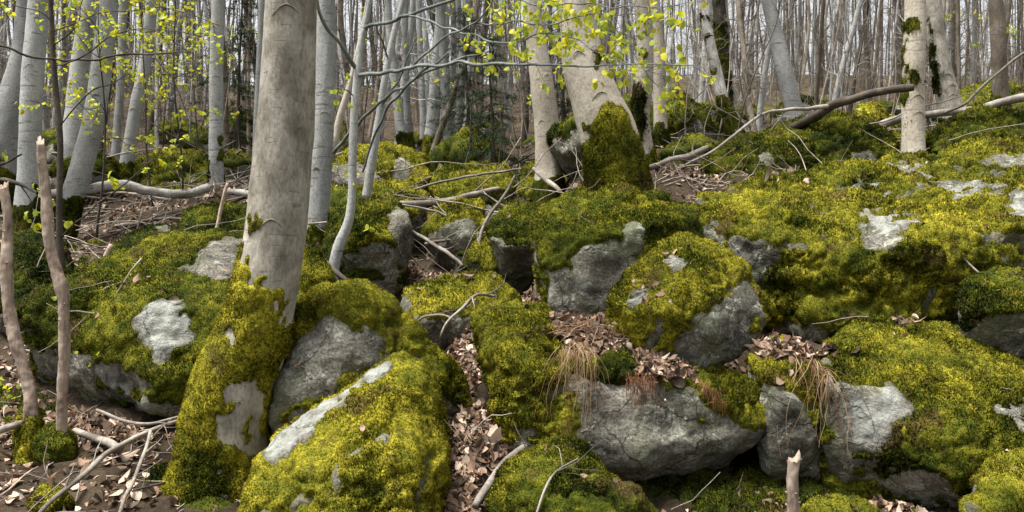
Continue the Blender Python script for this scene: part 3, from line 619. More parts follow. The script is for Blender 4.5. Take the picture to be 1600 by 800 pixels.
# ------------------------------------------------------------------ ray casting on stones and soil
_v = []; _f = []; _n = 0
for V, F in ROCKS: _v.append(V); _f.append(F + _n); _n += len(V)
gsel = gf; _v.append(GV); _f.append(gsel + _n)
BVH = BVHTree.FromPolygons(np.concatenate(_v).tolist(), np.concatenate(_f).tolist())
NROCKV = _n
NROCKF = sum(len(F) for _, F in ROCKS)
def drop(x, y, z0=8.0):
    h = BVH.ray_cast(Vector((x, y, z0)), Vector((0, 0, -1)))
    if h[0] is None: return None
    n = h[1] if h[1].z > 0 else -h[1]
    return np.array(h[0]), np.array(n), h[2] < NROCKF
def see(px, py):
    """first stone or soil met along the view through a photo pixel"""
    o = Vector((0, 0, CAMZ)); d = Vector(P(px, py, 1.0)) - o; d.normalize()
    h = BVH.ray_cast(o, d)
    return None if h[0] is None else np.array(h[0])

# ------------------------------------------------------------------ trees
def crook(start, direc, length, r0, seed, up=.0, wig=.25, n=8, tip=.15):
    r = np.random.default_rng(seed); d = norm(np.asarray(direc, float)); p = np.asarray(start, float); out = [p]
    for k in range(n):
        d = norm(d + r.normal(0, wig, 3) + np.array([0, 0, up])); p = p + d * length / n; out.append(p)
    return np.array(out), np.linspace(r0, r0 * tip, n + 1)
def bare_crown(mb, axis, z0, z1, n, seed, lmax=2.2, sides=3, rmax=.03, sub=4, upb=.10):
    """twiggy limbs along a stem; axis(t) -> point for t in 0..1 of height z"""
    r = np.random.default_rng(seed)
    for k in range(n):
        t = r.uniform(z0, z1); p = axis(t); a = r.uniform(0, 6.28); L = lmax * r.uniform(.4, 1) * (1 - .35 * t)
        C, rad = crook(p, (math.cos(a), math.sin(a), r.uniform(.1, .9)), L, rmax * r.uniform(.35, 1), int(r.integers(1e9)), upb, .22, 7)
        V, Q, T = tube(C, rad, sides, False); mb.add(V, Q)
        for s in range(sub):
            i = int(r.integers(2, 8)); b = r.uniform(0, 6.28)
            C2, rad2 = crook(C[i], norm(C[min(i + 1, 7)] - C[i - 1]) + .9 * np.array([math.cos(b), math.sin(b), r.uniform(-.2, .8)]), L * r.uniform(.2, .5), rad[i] * .7, int(r.integers(1e9)), upb * .6, .3, 5)
            V, Q, T = tube(C2, np.maximum(rad2, .0022), sides, False); mb.add(V, Q)
def trunk_geo(A, sides, seed, flare=.0, lobes=5, lump=.05, fh=.5):
    """A: (n,4) centre and radius, bottom to top"""
    C, r = A[:, :3], A[:, 3]; th = np.arange(sides) / sides * 2 * math.pi
    h = np.r_[0, np.cumsum(np.linalg.norm(np.diff(C, axis=0), axis=1))]
    H, TH = np.meshgrid(h, th, indexing='ij')
    p = np.stack([np.cos(TH) * 1.3, np.sin(TH) * 1.3, H * 2.2], -1).reshape(-1, 3)
    m = 1 + lump * fbm(p, 3, seed).reshape(H.shape)
    p2 = np.stack([np.cos(TH) * .9, np.sin(TH) * .9, H * 14], -1).reshape(-1, 3)
    m += .004 * noise(p2, seed + 2).reshape(H.shape)                 # shallow rings of wrinkles
    if flare:
        fl = np.exp(-H / fh)
        m += flare * fl * (.55 + .45 * np.cos(lobes * TH + seed + .8 * np.sin(2 * TH + seed)))
    return tube(C, r, sides, True, m)
def scar(mb, C, r, k, ang, size, seed):
    """an eyebrow-shaped branch scar lying on the bark"""
    t = norm(C[min(k + 2, len(C) - 1)] - C[max(k - 2, 0)]); a = np.linspace(-1, 1, 9)
    out = []
    for s in a:
        th = ang + s * size; d = np.array([math.sin(th), -math.cos(th), 0])
        out.append(C[k] + d * r[k] * 1.02 - t * (abs(s) ** 1.6) * size * r[k] * .75)
    V, Q, T = tube(np.array(out), .002 + .0045 * (1 - np.abs(a)), 5); mb.add(V, Q, T)
def make_tree(label, path, mat, name='beech_tree', group=None, sides=20, step=.04, height=11., flare=.25, moss_h=0., moss_force=None, moss_bare=(), hue=.45, seed=1, lump=.05,
              crown=True, scars=(), cat='tree', lean_up=None, moss_px=(), fh=.35, crown_z=.45, mossdens=1.):
    """path: (px, py, depth, width px) from foot to the top of what the photo shows; the stem then runs on upward"""
    A = np.array([np.r_[P(a, b, d), ww * .5 * d / FPX] for a, b, d, ww in path])
    A = catmull(A, step)
    foot = A[0].copy()
    d0 = norm(A[0, :3] - A[min(6, len(A) - 1), :3]); low = foot.copy(); low[:3] += d0 * .35; A = np.vstack([low, A])   # goes into the soil
    n_vis = len(A)
    up = norm(A[-1, :3] - A[-12 if len(A) > 12 else 0, :3]); ext = []
    p = A[-1].copy(); top = foot[2] + height; rr = np.random.default_rng(seed)
    while p[2] < top:
        up = norm(up + np.array([0, 0, .06]) + rr.normal(0, .03, 3) * np.array([1, 1, 0])); p = p.copy(); p[:3] += up * .4
        p[3] = max(.012, A[n_vis - 1, 3] * (1 - .9 * ((p[2] - A[n_vis - 1, 2]) / max(.5, top - A[n_vis - 1, 2])))); ext.append(p)
    A2 = np.vstack([A] + ([np.array(ext)] if ext else []))
    V, Q, T = trunk_geo(A2, sides, seed, flare, 5, lump, fh)
    base = foot[:3]
    root = tag(empty(name, base), label, cat, group)
    me = make_mesh('trunk', V - base, Q, T); tr = link('trunk', me, mat, root)
    if scars:
        mb = MB()
        for (py, ang, size) in scars:
            k = int(np.argmin(np.abs(proj(A[:, :3])[1] - py))); scar(mb, A[:, :3], A[:, 3], k, ang, size, k); mbx = mb
            mbx.build('branch_scar', M_BROWN, tr, base); mb = MB()
    if moss_h or moss_force or moss_px:
        N = vnormals(V, Q); hh = V[:, 2] - foot[2]; px, py = proj(V)
        n1 = fbm(V * 3.2, 4, seed + 5)
        m = (hh < moss_h * (1 + .9 * n1)).astype(float)
        facing = ((N * norm(V - np.array([0, 0, CAMZ]))).sum(1) < .2)
        wx = px + 15 * fbm(V * 7, 4, seed) * 6 / foot[1]; wy = py + 24 * fbm(V * np.array([9, 9, 5]) + 3, 4, seed) * 6 / foot[1]
        if moss_force:
            m[facing] = 0
            for s in moss_force: m[facing & hit(wx, wy, s)] = 1
        for s in moss_px: m[facing & hit(wx, wy, s)] = 1
        for s in moss_bare: m[facing & hit(wx, wy, s)] = 0
        m = laplace(m, Q, 2); m = np.clip(np.nan_to_num(m) + .4 * noise(V * 24, seed + 9) * (m > .02) * (m < .99), 0, 1)
        moss_mesh('moss', V, N, Q, m, .019 * (5.4 / foot[1]) ** .6, hue, root, base, mossdens, 1., seed, .8, .9)
    if crown:
        mb = MB(); C = A2[:, :3]
        ax = lambda t: C[int(t * (len(C) - 1))] if True else None
        hz = np.interp(np.linspace(0, 1, 50), np.linspace(0, 1, len(C)), C[:, 2])
        def axis(t):
            z = foot[2] + t * height; k = int(np.clip(np.searchsorted(C[:, 2], z), 0, len(C) - 1)); return C[k]
        bare_crown(mb, axis, crown_z, .98, 26, seed + 3, 1.8, 3, max(.012, A[n_vis - 1, 3] * .3), 4)
        mb.build('crown', M_TWIG, root, base)
    return root, A2

def at_ground(px, py, d): return (px, py, d)
make_tree('thick brown-barked beech trunk with a broad mossy foot among the boulders', [(345, 752, 5.38, 168), (347, 715, 5.38, 142), (353, 660, 5.38, 132), (368, 600, 5.38, 126), (388, 545, 5.38, 116), (405, 490, 5.38, 103), (417, 440, 5.38, 98), (426, 400, 5.38, 95), (437, 300, 5.38, 92), (446, 200, 5.36, 88), (451, 100, 5.33, 83), (455, 0, 5.3, 80), (458, -60, 5.28, 78)],
          M_BEECH, sides=104, step=.017, height=12, flare=.22, seed=3, lump=.045, moss_h=.9, fh=.16,
          moss_force=[[(372, 428), (405, 455), (440, 490), (458, 505), (448, 560), (428, 596), (352, 606), (336, 655), (352, 718), (290, 770), (215, 760), (245, 640), (285, 540), (345, 450)], [(250, 735), (300, 722), (350, 728), (440, 712), (445, 800), (245, 800)]], moss_px=[(398, 345, 8, 12), (378, 415, 8, 26), (392, 430, 10, 14), (412, 446, 7, 12), (436, 472, 9, 12), (452, 520, 5, 26), (375, 715, 30, 16), (412, 640, 10, 40), (352, 640, 12, 14), (388, 668, 9, 12)], moss_bare=[(365, 535, 8, 14)],
          hue=.82, scars=[(20, .1, .55), (345, .1, .35)], crown_z=.5, mossdens=1.2)
make_tree('smooth grey trunk standing just behind the thick brown beech', [(492, 415, 9.6, 36), (494, 380, 9.6, 36), (498, 330, 9.6, 33), (505, 220, 9.6, 31), (509, 120, 9.6, 31), (510, 0, 9.6, 29), (511, -50, 9.6, 28)], M_GREY, sides=44, step=.03, seed=4, moss_h=.5, hue=.45, scars=[(175, .2, .7), (262, -.3, .4)], flare=.15)
make_tree('straight slim grey trunk with a mossy foot by the birch log', [(336, 360, 14, 34), (338, 300, 14, 25), (338, 230, 14, 22), (338, 120, 14, 21), (341, 0, 14, 20), (342, -40, 14, 20)], M_GREY, sides=20, seed=5, moss_h=1.0, hue=.35, flare=.3, scars=[(120, .2, .6), (45, -.3, .6)])
make_tree('grey trunk curving out to the right, third from the left edge', [(98, 352, 11.5, 42), (110, 320, 11.5, 34), (128, 260, 11.5, 33), (146, 190, 11.5, 32), (158, 110, 11.5, 31), (166, 40, 11.5, 29), (172, -40, 11.5, 28)], M_GREY, sides=24, seed=6, moss_h=.35, hue=.3, scars=[(25, .3, .6), (120, 0, .4), (150, .3, .4)])
make_tree('upright grey trunk overlapping the wide leaning one at the left edge', [(42, 350, 11.2, 40), (46, 260, 11.2, 33), (50, 130, 11.2, 32), (58, 40, 11.2, 31), (64, -40, 11.2, 30)], M_GREY, sides=24, seed=7, moss_h=.4, hue=.3, scars=[(102, .2, .4), (30, .4, .3)])
make_tree('widest grey trunk leaning rightward at the left edge', [(-2, 300, 13, 64), (8, 230, 13, 58), (22, 160, 13, 48), (36, 90, 13, 36), (44, 20, 13, 34), (48, -40, 13, 33)], M_GREY, sides=26, seed=8, moss_h=.4, hue=.3)
make_tree('dim grey trunk standing straight behind the curving left trunk', [(110, 330, 15, 44), (118, 220, 15, 40), (128, 100, 15, 32), (142, 0, 15, 28), (146, -40, 15, 28)], M_GREY, sides=20, seed=9, moss_h=.5)
make_tree('slim leaning grey trunk with dark scars above the mossy mound', [(193, 280, 15, 22), (200, 240, 15, 20), (214, 160, 15, 19), (228, 90, 15, 18), (238, 0, 15, 17), (242, -40, 15, 16)], M_GREY, sides=16, seed=10, moss_h=.3, scars=[(170, 0, .7), (130, .4, .7)])
make_tree('thin straight grey stem rising at the left end of the mossy mound', [(176, 285, 17, 16), (182, 220, 17, 13), (190, 100, 17, 12), (194, -40, 17, 12)], M_GREY, sides=12, seed=11, moss_h=.2)
make_tree('thin grey stem glimpsed close to the left side of the brown beech', [(398, 320, 13, 12), (401, 200, 13, 11), (407, 60, 13, 10), (410, -40, 13, 10)], M_GREY, sides=12, seed=12, moss_h=.2)
make_tree('smooth cream trunk tapering up beside the dark spruce saplings', [(857, 285, 10.2, 46), (857, 260, 10.2, 42), (855, 210, 10.2, 40), (848, 140, 10.2, 37), (840, 80, 10.2, 33), (832, 20, 10.2, 28), (828, -40, 10.2, 26)], M_PALE, sides=30, seed=13, flare=.1, moss_h=.08, scars=[(120, .5, .3), (190, -.4, .3)])
make_tree('stout pale beech leaning left, dark moss wrapped round its foot', [(968, 318, 7.9, 104), (965, 290, 7.9, 98), (960, 250, 7.9, 94), (949, 205, 7.9, 88), (930, 155, 7.9, 76), (914, 105, 7.9, 68), (906, 55, 7.9, 60), (898, 0, 7.9, 54), (894, -50, 7.9, 52)], M_PALE, sides=44, step=.03, seed=14, flare=.12, lump=.05,
          moss_h=.6, moss_force=[[(908, 190), (958, 160), (985, 195), (1002, 215), (1020, 300), (1000, 300), (965, 290), (930, 240)], [(900, 225), (935, 230), (970, 270), (970, 340), (900, 340)], [(985, 250), (1030, 250), (1030, 310), (990, 310)]], moss_px=[(936, 95, 7, 18)], hue=.55, scars=[(152, .2, .5), (85, -.3, .3)])
make_tree('pale trunk with a moss-sheathed foot right behind the stout leaning beech', [(1010, 290, 9.6, 40), (1006, 250, 9.6, 36), (1000, 190, 9.6, 30), (1006, 130, 9.6, 28), (1008, 60, 9.6, 26), (1002, 0, 9.6, 25), (1000, -40, 9.6, 24)], M_PALE, sides=26, seed=15, moss_h=.6, moss_px=[[(985, 130), (1005, 130), (1000, 260), (985, 260)], (1005, 32, 9, 8), (1004, 85, 10, 8)], hue=.45)
make_tree('bare pale trunk with brown foot behind the yellow leaf spray', [(1034, 225, 13, 26), (1032, 190, 13, 21), (1030, 120, 13, 20), (1026, 50, 13, 19), (1018, -40, 13, 18)], M_PALE, sides=18, seed=16, moss_h=.25)
make_tree('slim brown and white trunk leaning left, moss knots along it', [(1148, 208, 13, 25), (1138, 180, 13, 20), (1128, 150, 13, 18), (1118, 105, 13, 17), (1106, 50, 13, 15), (1096, 0, 13, 14), (1090, -40, 13, 13)], M_BIRCH, sides=18, seed=17, moss_h=.3, moss_px=[(1128, 158, 14, 9), (1116, 110, 8, 8), (1104, 60, 8, 8), (1100, 30, 8, 6)], hue=.35)
make_tree('dark moss-stained trunk standing behind the slim knotted one', [(1134, 190, 15, 24), (1130, 120, 15, 22), (1126, 40, 15, 20), (1120, -40, 15, 19)], M_DARK, sides=16, seed=18, moss_h=1.6, hue=.42)
make_tree('pale-edged trunk bowing left above the mossy outcrop with the broken limb', [(1246, 210, 14, 34), (1242, 180, 14, 27), (1228, 120, 14, 26), (1214, 60, 14, 22), (1200, 0, 14, 20), (1192, -40, 14, 19)], M_GREY, sides=20, seed=19, moss_h=.2)
make_tree('upright brown-grey trunk with two dark moss bands beside the log', [(1427, 245, 9.8, 38), (1427, 200, 9.8, 34), (1427, 140, 9.8, 33), (1429, 60, 9.8, 33), (1430, 0, 9.8, 31), (1430, -40, 9.8, 31)], M_PALE, sides=28, seed=20, flare=.08, moss_px=[(1424, 45, 22, 12), (1424, 122, 20, 10), (1414, 85, 4, 40), (1414, 160, 4, 40)], hue=.5, scars=[(152, 0, .7), (178, .1, .7)])
make_tree('brown ringed trunk leaning left just beyond the upright banded one', [(1488, 185, 12.5, 38), (1480, 150, 12.5, 33), (1470, 100, 12.5, 29), (1460, 40, 12.5, 27), (1455, -40, 12.5, 26)], M_BEECH, sides=22, seed=21, moss_px=[[(1446, 20), (1455, 20), (1462, 100), (1472, 150), (1460, 150)]], hue=.4, scars=[(165, .2, .8), (150, .1, .8), (135, .2, .7), (118, 0, .6)])
make_tree('dull brown trunk at the right with its foot behind the long log', [(1564, 175, 13.5, 26), (1562, 120, 13.5, 23), (1558, 40, 13.5, 21), (1554, -40, 13.5, 20)], M_BROWN, sides=18, seed=22, moss_h=.2)
make_tree('grey twin-stem trunk, thicker one, above the yellow moss brow', [(672, 232, 17.5, 24), (676, 180, 17.5, 18), (682, 100, 17.5, 17), (688, 30, 17.5, 16), (690, -40, 17.5, 15)], M_GREY, sides=16, seed=23, moss_h=.2)
make_tree('grey stem with dark foot right of the twin-stem pair', [(706, 232, 17.5, 18), (711, 180, 17.5, 14), (714, 100, 17.5, 12), (716, -40, 17.5, 12)], M_GREY, sides=14, seed=24, moss_h=.3)
make_tree('grey stem of the cluster on the moss brow, leaning left', [(632, 232, 16.5, 20), (624, 190, 16.5, 15), (616, 120, 16.5, 13), (608, 40, 16.5, 12), (604, -40, 16.5, 12)], M_GREY, sides=14, seed=25, moss_h=.35, hue=.3)
make_tree('grey stem of the cluster on the moss brow, rightmost and thin', [(640, 230, 16.8, 14), (636, 170, 16.8, 11), (634, 90, 16.8, 10), (632, -40, 16.8, 10)], M_GREY, sides=12, seed=26, moss_h=.25)
make_tree('thin pale stem between the cluster and the twin-stem trunk', [(662, 232, 18, 12), (660, 150, 18, 9), (656, 60, 18, 9), (652, -40, 18, 8)], M_GREY, sides=12, seed=27, moss_h=.1)
make_tree('dead whitish stem leaning right behind the smooth grey trunk', [(524, 215, 12, 12), (532, 180, 12, 11), (543, 145, 12, 10), (552, 110, 12, 8)], M_PALE, name='dead_tree', sides=12, seed=28, height=2.6, crown=False, flare=0)

# ------------------------------------------------------------------ spring leaves
# midrib 0-3, right edge 4-6, left edge 7-9
LEAFN = np.array([(0, 0, 0), (0, .36, 0), (0, .70, -.02), (0, 1.0, -.08), (.24, .14, .05), (.39, .42, .09), (.29, .74, .07), (-.24, .14, .05), (-.39, .42, .09), (-.29, .74, .07)], float)
LEAFQ = np.array([(0, 4, 5, 1), (1, 5, 6, 2), (0, 1, 8, 7), (1, 2, 9, 8)]); LEAFT = np.array([(2, 6, 3), (2, 3, 9)])
BEND = np.array([0, 0, .35, 1, 0, .1, .45, 0, .1, .45])
def leaves(mb, pos, direc, size, r, cols, curl=1.0, droop=.0):
    n = len(pos)
    d = norm(direc); s = norm(np.cross(d, r.normal(size=(n, 3)))); u = np.cross(s, d)
    L = LEAFN[None] * np.ones((n, 1, 1))
    f = r.uniform(.2, 2.2, (n, 1)) * curl
    x = L[..., 0]; y = L[..., 1]; z = L[..., 2] * f + BEND * r.normal(0, .25, (n, 1)) * curl
    V = pos[:, None] + size[:, None, None] * (x[..., None] * s[:, None] + y[..., None] * d[:, None] + z[..., None] * u[:, None])
    b = np.arange(n)[:, None, None] * 10
    mb.add(V.reshape(-1, 3), (b + LEAFQ).reshape(-1, 4), (b + LEAFT).reshape(-1, 3), np.repeat(cols, 10, 0))
LC = np.array([(.54, .56, .04), (.46, .52, .045), (.62, .57, .03), (.34, .42, .06)])
def leafy(mb_t, mb_l, C, dens, r, size, t0=0., twig=.16, hang=.5):
    L = np.linalg.norm(np.diff(C, axis=0), axis=1); cum = np.r_[0, np.cumsum(L)]
    for s in np.arange(cum[-1] * t0, cum[-1], 1 / dens):
        if r.random() < .2: continue
        s = min(cum[-1], s + r.uniform(0, 1 / dens)); k = int(np.clip(np.searchsorted(cum, s), 1, len(C) - 1)); p = C[k]
        dr = norm(C[k] - C[k - 1]) * .7 + r.normal(0, .7, 3) + np.array([0, 0, -.1])
        B, rad = crook(p, dr, twig * r.uniform(.5, 1.5), .0022, int(r.integers(1e9)), -.03, .2, 4, .5)
        V, Q, T = tube(B, rad, 3, False); mb_t.add(V, Q)
        n = int(r.integers(3, 6)); pos = B[-1] + r.normal(0, .3, (n, 3)) * size; pos[0] = B[-1]
        if n > 3: pos[1] = B[2]
        dd = r.normal(0, .55, (n, 3)) + np.array([0, 0, -hang]) + norm(dr) * .4
        leaves(mb_l, pos, dd, size * r.uniform(.6, 1.2, n), r, LC[r.integers(0, 4, n)] * r.uniform(.75, 1.2, (n, 1)), 1.2)
def sapling_with_limbs(name, label, trunk_path, limbs, mat, limb_mat, seed, size, sides=12, cat='sapling', moss_h=0, twig=.16):
    r = np.random.default_rng(seed)
    C, rad = pxtube(trunk_path, .05); base = C[0].copy()
    root = tag(empty(name, base), label, cat)
    m = MB(); V, Q, T = tube(C, rad, sides, True, 1 + .05 * np.stack([noise(C * 6 + 11 * k, seed) for k in range(sides)], 1)); m.add(V, Q, T); m.build('trunk', mat, root, base)
    lv = MB()
    for (p, dens, t0) in limbs:
        lb = MB(); C, rad = pxtube(p, .05, 6, .025, seed); rad = np.maximum(rad * .78, .002); V, Q, T = tube(C, rad, 6); lb.add(V, Q, T)
        if dens: leafy(lb, lv, C, dens, r, size, t0, twig)
        else:
            for q in range(3):
                k = int(r.integers(len(C) // 3, len(C))); B, rd = crook(C[k], norm(C[-1] - C[0]) + r.normal(0, .6, 3), .3, .003, int(r.integers(1e9))); V, Q, T = tube(B, rd, 4, False); lb.add(V, Q)
        lb.build('limb', limb_mat, root, base)
    if lv.V: lv.build('foliage', M_LEAF, root, base, smooth=False)
    return root
sapling_with_limbs('sapling', 'slender forked grey sapling spreading yellow-leaved limbs toward the pale beech',
    [(518, 440, 8.2, 20), (524, 405, 8.2, 18), (532, 378, 8.2, 18), (545, 345, 8.2, 15), (550, 305, 8.2, 13), (551, 250, 8.2, 13), (554, 170, 8.2, 13), (560, 105, 8.2, 12), (566, 60, 8.2, 10), (570, 42, 8.2, 9), (578, 0, 8.2, 8), (585, -60, 8.2, 7)],
    [([(560, 119, 8.2, 9), (640, 107, 7.4, 8), (700, 100, 6.8, 7), (800, 101, 6.0, 6.5), (860, 103, 5.6, 5), (970, 104, 5.1, 3), (1085, 98, 4.8, 2)], 4, .62),
     ([(570, 44, 8.2, 8), (610, 32, 7.8, 8), (640, 22, 7.5, 7.5), (690, 6, 7.2, 6.5), (760, -20, 6.8, 5)], 1.2, .4),
     ([(640, 22, 7.5, 5), (700, 45, 7.0, 5), (745, 58, 6.6, 4.5), (800, 66, 6.2, 4), (850, 52, 5.8, 3.5), (900, 62, 5.5, 3), (950, 90, 5.2, 2.5), (1000, 108, 5.0, 2), (1045, 118, 4.9, 1.5)], 30, .28),
     ([(640, 107, 7.4, 5), (690, 62, 7.0, 4.5), (740, 40, 6.6, 4), (765, 10, 6.3, 3), (775, -30, 6.2, 3)], 9, .6),
     ([(742, 39, 6.6, 4), (800, 34, 6.2, 3.5), (860, 38, 5.7, 3), (920, 24, 5.4, 2.5), (985, 22, 5.1, 2), (1055, 45, 4.9, 1.5)], 27, .05),
     ([(760, -20, 6.8, 5), (830, 8, 6.0, 3.5), (900, 6, 5.5, 3), (975, 10, 5.1, 2.5), (1062, 12, 4.9, 1.5)], 27, .02),
     ([(920, 24, 5.4, 2.4), (945, 55, 5.3, 2), (985, 80, 5.2, 1.8), (1015, 125, 5.1, 1.5)], 22, .1),
     ([(523, 240, 9.2, 8), (560, 192, 8.6, 7), (618, 142, 7.8, 6), (700, 98, 7.0, 5), (760, 80, 6.7, 3)], 2, .6),
     ([(700, 82, 6.9, 4), (655, 118, 7.3, 5), (612, 160, 7.7, 6), (585, 215, 8.0, 5), (568, 270, 8.2, 4)], 2, .2),
     ([(556, 105, 8.2, 9), (535, 78, 8.0, 8), (516, 50, 7.8, 8), (500, 12, 7.6, 7), (492, -40, 7.4, 6)], 0, 0),
     ([(557, 150, 8.2, 3), (540, 140, 8.0, 2.5), (528, 135, 7.8, 2)], 14, .3)],
    M_GREY, M_LIMB, 5, .05)
sapling_with_limbs('sapling', 'slim grey sapling leaning right on the mossy boulder beside the forked one',
    [(572, 310, 10.4, 15), (576, 285, 10.4, 14), (583, 240, 10.4, 14), (592, 185, 10.4, 12), (602, 120, 10.4, 11), (615, 55, 10.4, 10), (630, 0, 10.4, 9), (642, -60, 10.4, 8)],
    [([(596, 165, 10.4, 5), (625, 120, 10, 4), (650, 60, 9.8, 3)], 0, 0), ([(608, 90, 10.4, 4), (590, 50, 10, 3), (585, 10, 10, 2)], 0, 0)], M_GREY, M_LIMB, 6, .05)
sapling_with_limbs('sapling', 'thin dark sapling with yellow-green leaves beside the broken-off stems',
    [(97, 420, 7.2, 11), (93, 370, 7.2, 10), (93, 300, 7.2, 9), (94, 220, 7.2, 9), (88, 150, 7.2, 9), (81, 60, 7.2, 8), (78, -40, 7.2, 7)],
    [([(91, 94, 7.2, 4), (40, 86, 7.0, 5), (10, 76, 6.9, 4), (-40, 65, 6.8, 4)], 3, .3), ([(86, 94, 7.2, 4), (150, 92, 7.0, 5), (230, 84, 6.8, 4), (302, 79, 6.6, 2.5)], 2.2, .1),
     ([(90, 104, 7.2, 3.5), (120, 92, 7.0, 3.5), (170, 60, 6.9, 2.5), (230, 45, 6.8, 2), (330, 55, 6.6, 1.5)], 4, .3), ([(84, 70, 7.2, 3), (120, 40, 7.1, 2.5), (128, 5, 7.0, 2), (140, -30, 7, 2)], 9, .2),
     ([(240, 83, 6.8, 2.5), (262, 118, 6.8, 2), (285, 160, 6.8, 2), (305, 232, 6.8, 1.5)], 6, .2), ([(94, 195, 7.2, 3), (140, 148, 7.1, 2.5), (200, 118, 7.0, 2)], 2, .3),
     ([(95, 372, 7.2, 4), (130, 340, 7.0, 3.5), (170, 305, 6.9, 3), (255, 238, 6.7, 2)], 5, .05), ([(83, 40, 7.2, 3), (60, 20, 7.1, 2), (20, 5, 7, 2)], 5, .3), ([(82, 50, 7.2, 2.5), (160, 22, 7.1, 2), (250, 12, 7.0, 2), (340, 40, 6.9, 1.5)], 5, .3)],
    M_STICKDARK, M_STICKDARK, 7, .06, 10, twig=.12)
sapling_with_limbs('sapling', 'dark crooked stem with drooping pale leaves poking in at the left edge',
    [(-60, 420, 6.6, 12), (-45, 340, 6.6, 11), (-30, 290, 6.6, 9), (-22, 240, 6.6, 7), (-20, 170, 6.6, 5)],
    [([(-32, 295, 6.6, 9), (0, 284, 6.5, 10), (30, 288, 6.4, 8), (52, 300, 6.3, 2.5)], 9, .3), ([(-24, 262, 6.6, 6), (10, 254, 6.5, 5), (34, 242, 6.4, 4)], 2.5, .1), ([(30, 288, 6.4, 3), (45, 320, 6.4, 2), (50, 345, 6.4, 1.5)], 9, .1)],
    M_STICKDARK, M_STICKDARK, 8, .062, 10, twig=.1)

# leafy understorey saplings further back
def leafy_young(px, d, h, label, seed, n=9, size=.05, dens=7):
    r = np.random.default_rng(seed); x = (px - 800) / FPX * d; b = np.array([x, d, gz(x, d) - .05])
    root = tag(empty('leafy_sapling', b), label, 'sapling', 'young leafy saplings among the grey trunks')
    C, rad = crook(b, (r.normal(0, .08), 0, 1), h, .018, seed, .1, .05, 12); m = MB(); V, Q, T = tube(C, rad, 6); m.add(V, Q, T); m.build('trunk', M_STICKDARK, root, b)
    t = MB(); lv = MB()
    for k in range(n):
        i = int(r.integers(4, 12)); a = r.uniform(0, 6.28); B, rd = crook(C[i], (math.cos(a), math.sin(a), .35), h * .26, .007, int(r.integers(1e9)), 0, .15, 7)
        V, Q, T = tube(B, rd, 3, False); t.add(V, Q); leafy(t, lv, B, dens, r, size, .15, .12)
    t.build('crown', M_STICKDARK, root, b); lv.build('foliage', M_LEAF, root, b, smooth=True)
for k, (px, d, h) in enumerate([(150, 10.8, 4.2), (240, 12.5, 4.6), (285, 13.2, 4.6), (205, 16.5, 5.5), (310, 17, 6), (20, 13.5, 4.6), (90, 17, 6.5), (255, 20, 6.5), (555, 15.5, 4.5), (735, 15, 4.6), (1590, 15, 3.6), (1500, 18, 4.2), (365, 19, 6.0)]):
    leafy_young(px, d, h, ['spindly sapling dotted with small yellow-green leaves in the left-hand grove', 'leafy sapling under the middle stems', 'sparse sapling with few small leaves in the brush at right'][0 if px < 400 else 1 if px < 1000 else 2], 500 + k, 13 if px < 400 else 6, .055, 12 if px < 400 else 5)

# spruce saplings
def spruce(px, d, h, label, seed):
    r = np.random.default_rng(seed); x = (px - 800) / FPX * d; b = np.array([x, d, gz(x, d) - .05])
    root = tag(empty('spruce_tree', b), label, 'conifer')
    C, rad = crook(b, (0, 0, 1), h, .045, seed, .1, .02, 14); m = MB(); V, Q, T = tube(C, rad, 7); m.add(V, Q, T); m.build('trunk', M_DARK, root, b)
    mb = MB()
    for k in range(90):
        t = r.uniform(.08, .98); p = C[0] + (C[-1] - C[0]) * t; a = r.uniform(0, 6.28); L = h * .28 * (1.05 - t) * r.uniform(.6, 1.1) + .1
        B, rd = crook(p, (math.cos(a), math.sin(a), -.05), L, .006, int(r.integers(1e9)), -.05, .08, 8); V, Q, T = tube(B, rd, 3, False); mb.add(V, Q, None, (.03, .022, .015))
        n = int(L * 170); idx = r.integers(1, 9, n); pos = B[idx] + r.normal(0, .02, (n, 3)); tw = r.normal(0, .5, (n, 3)) + np.array([math.cos(a) * .5, math.sin(a) * .5, -.55]); tw = norm(tw)
        ln = r.uniform(.03, .12, n)[:, None]; sd = norm(np.cross(tw, r.normal(size=(n, 3)))) * .006
        VV = np.stack([pos - sd, pos + sd, pos + tw * ln], 1).reshape(-1, 3)
        mb.add(VV, None, np.arange(3 * n).reshape(-1, 3), np.repeat(np.array([(.018, .032, .010)]) * r.uniform(.6, 1.7, (n, 1)), 3, 0))
    mb.build('crown', M_SPRUCE, root, b, smooth=False)
spruce(772, 13.5, 2.9, 'dark drooping spruce sapling left of the smooth cream trunk', 1)
spruce(735, 16, 3.4, 'further dark spruce sapling half hidden behind the drooping one', 2)
spruce(372, 17, 4.6, 'dark spruce between the straight slim trunk and the brown beech', 3)
spruce(880, 17, 4.5, 'shadowy spruce in the gap between the cream trunk and the leaning beech', 4)

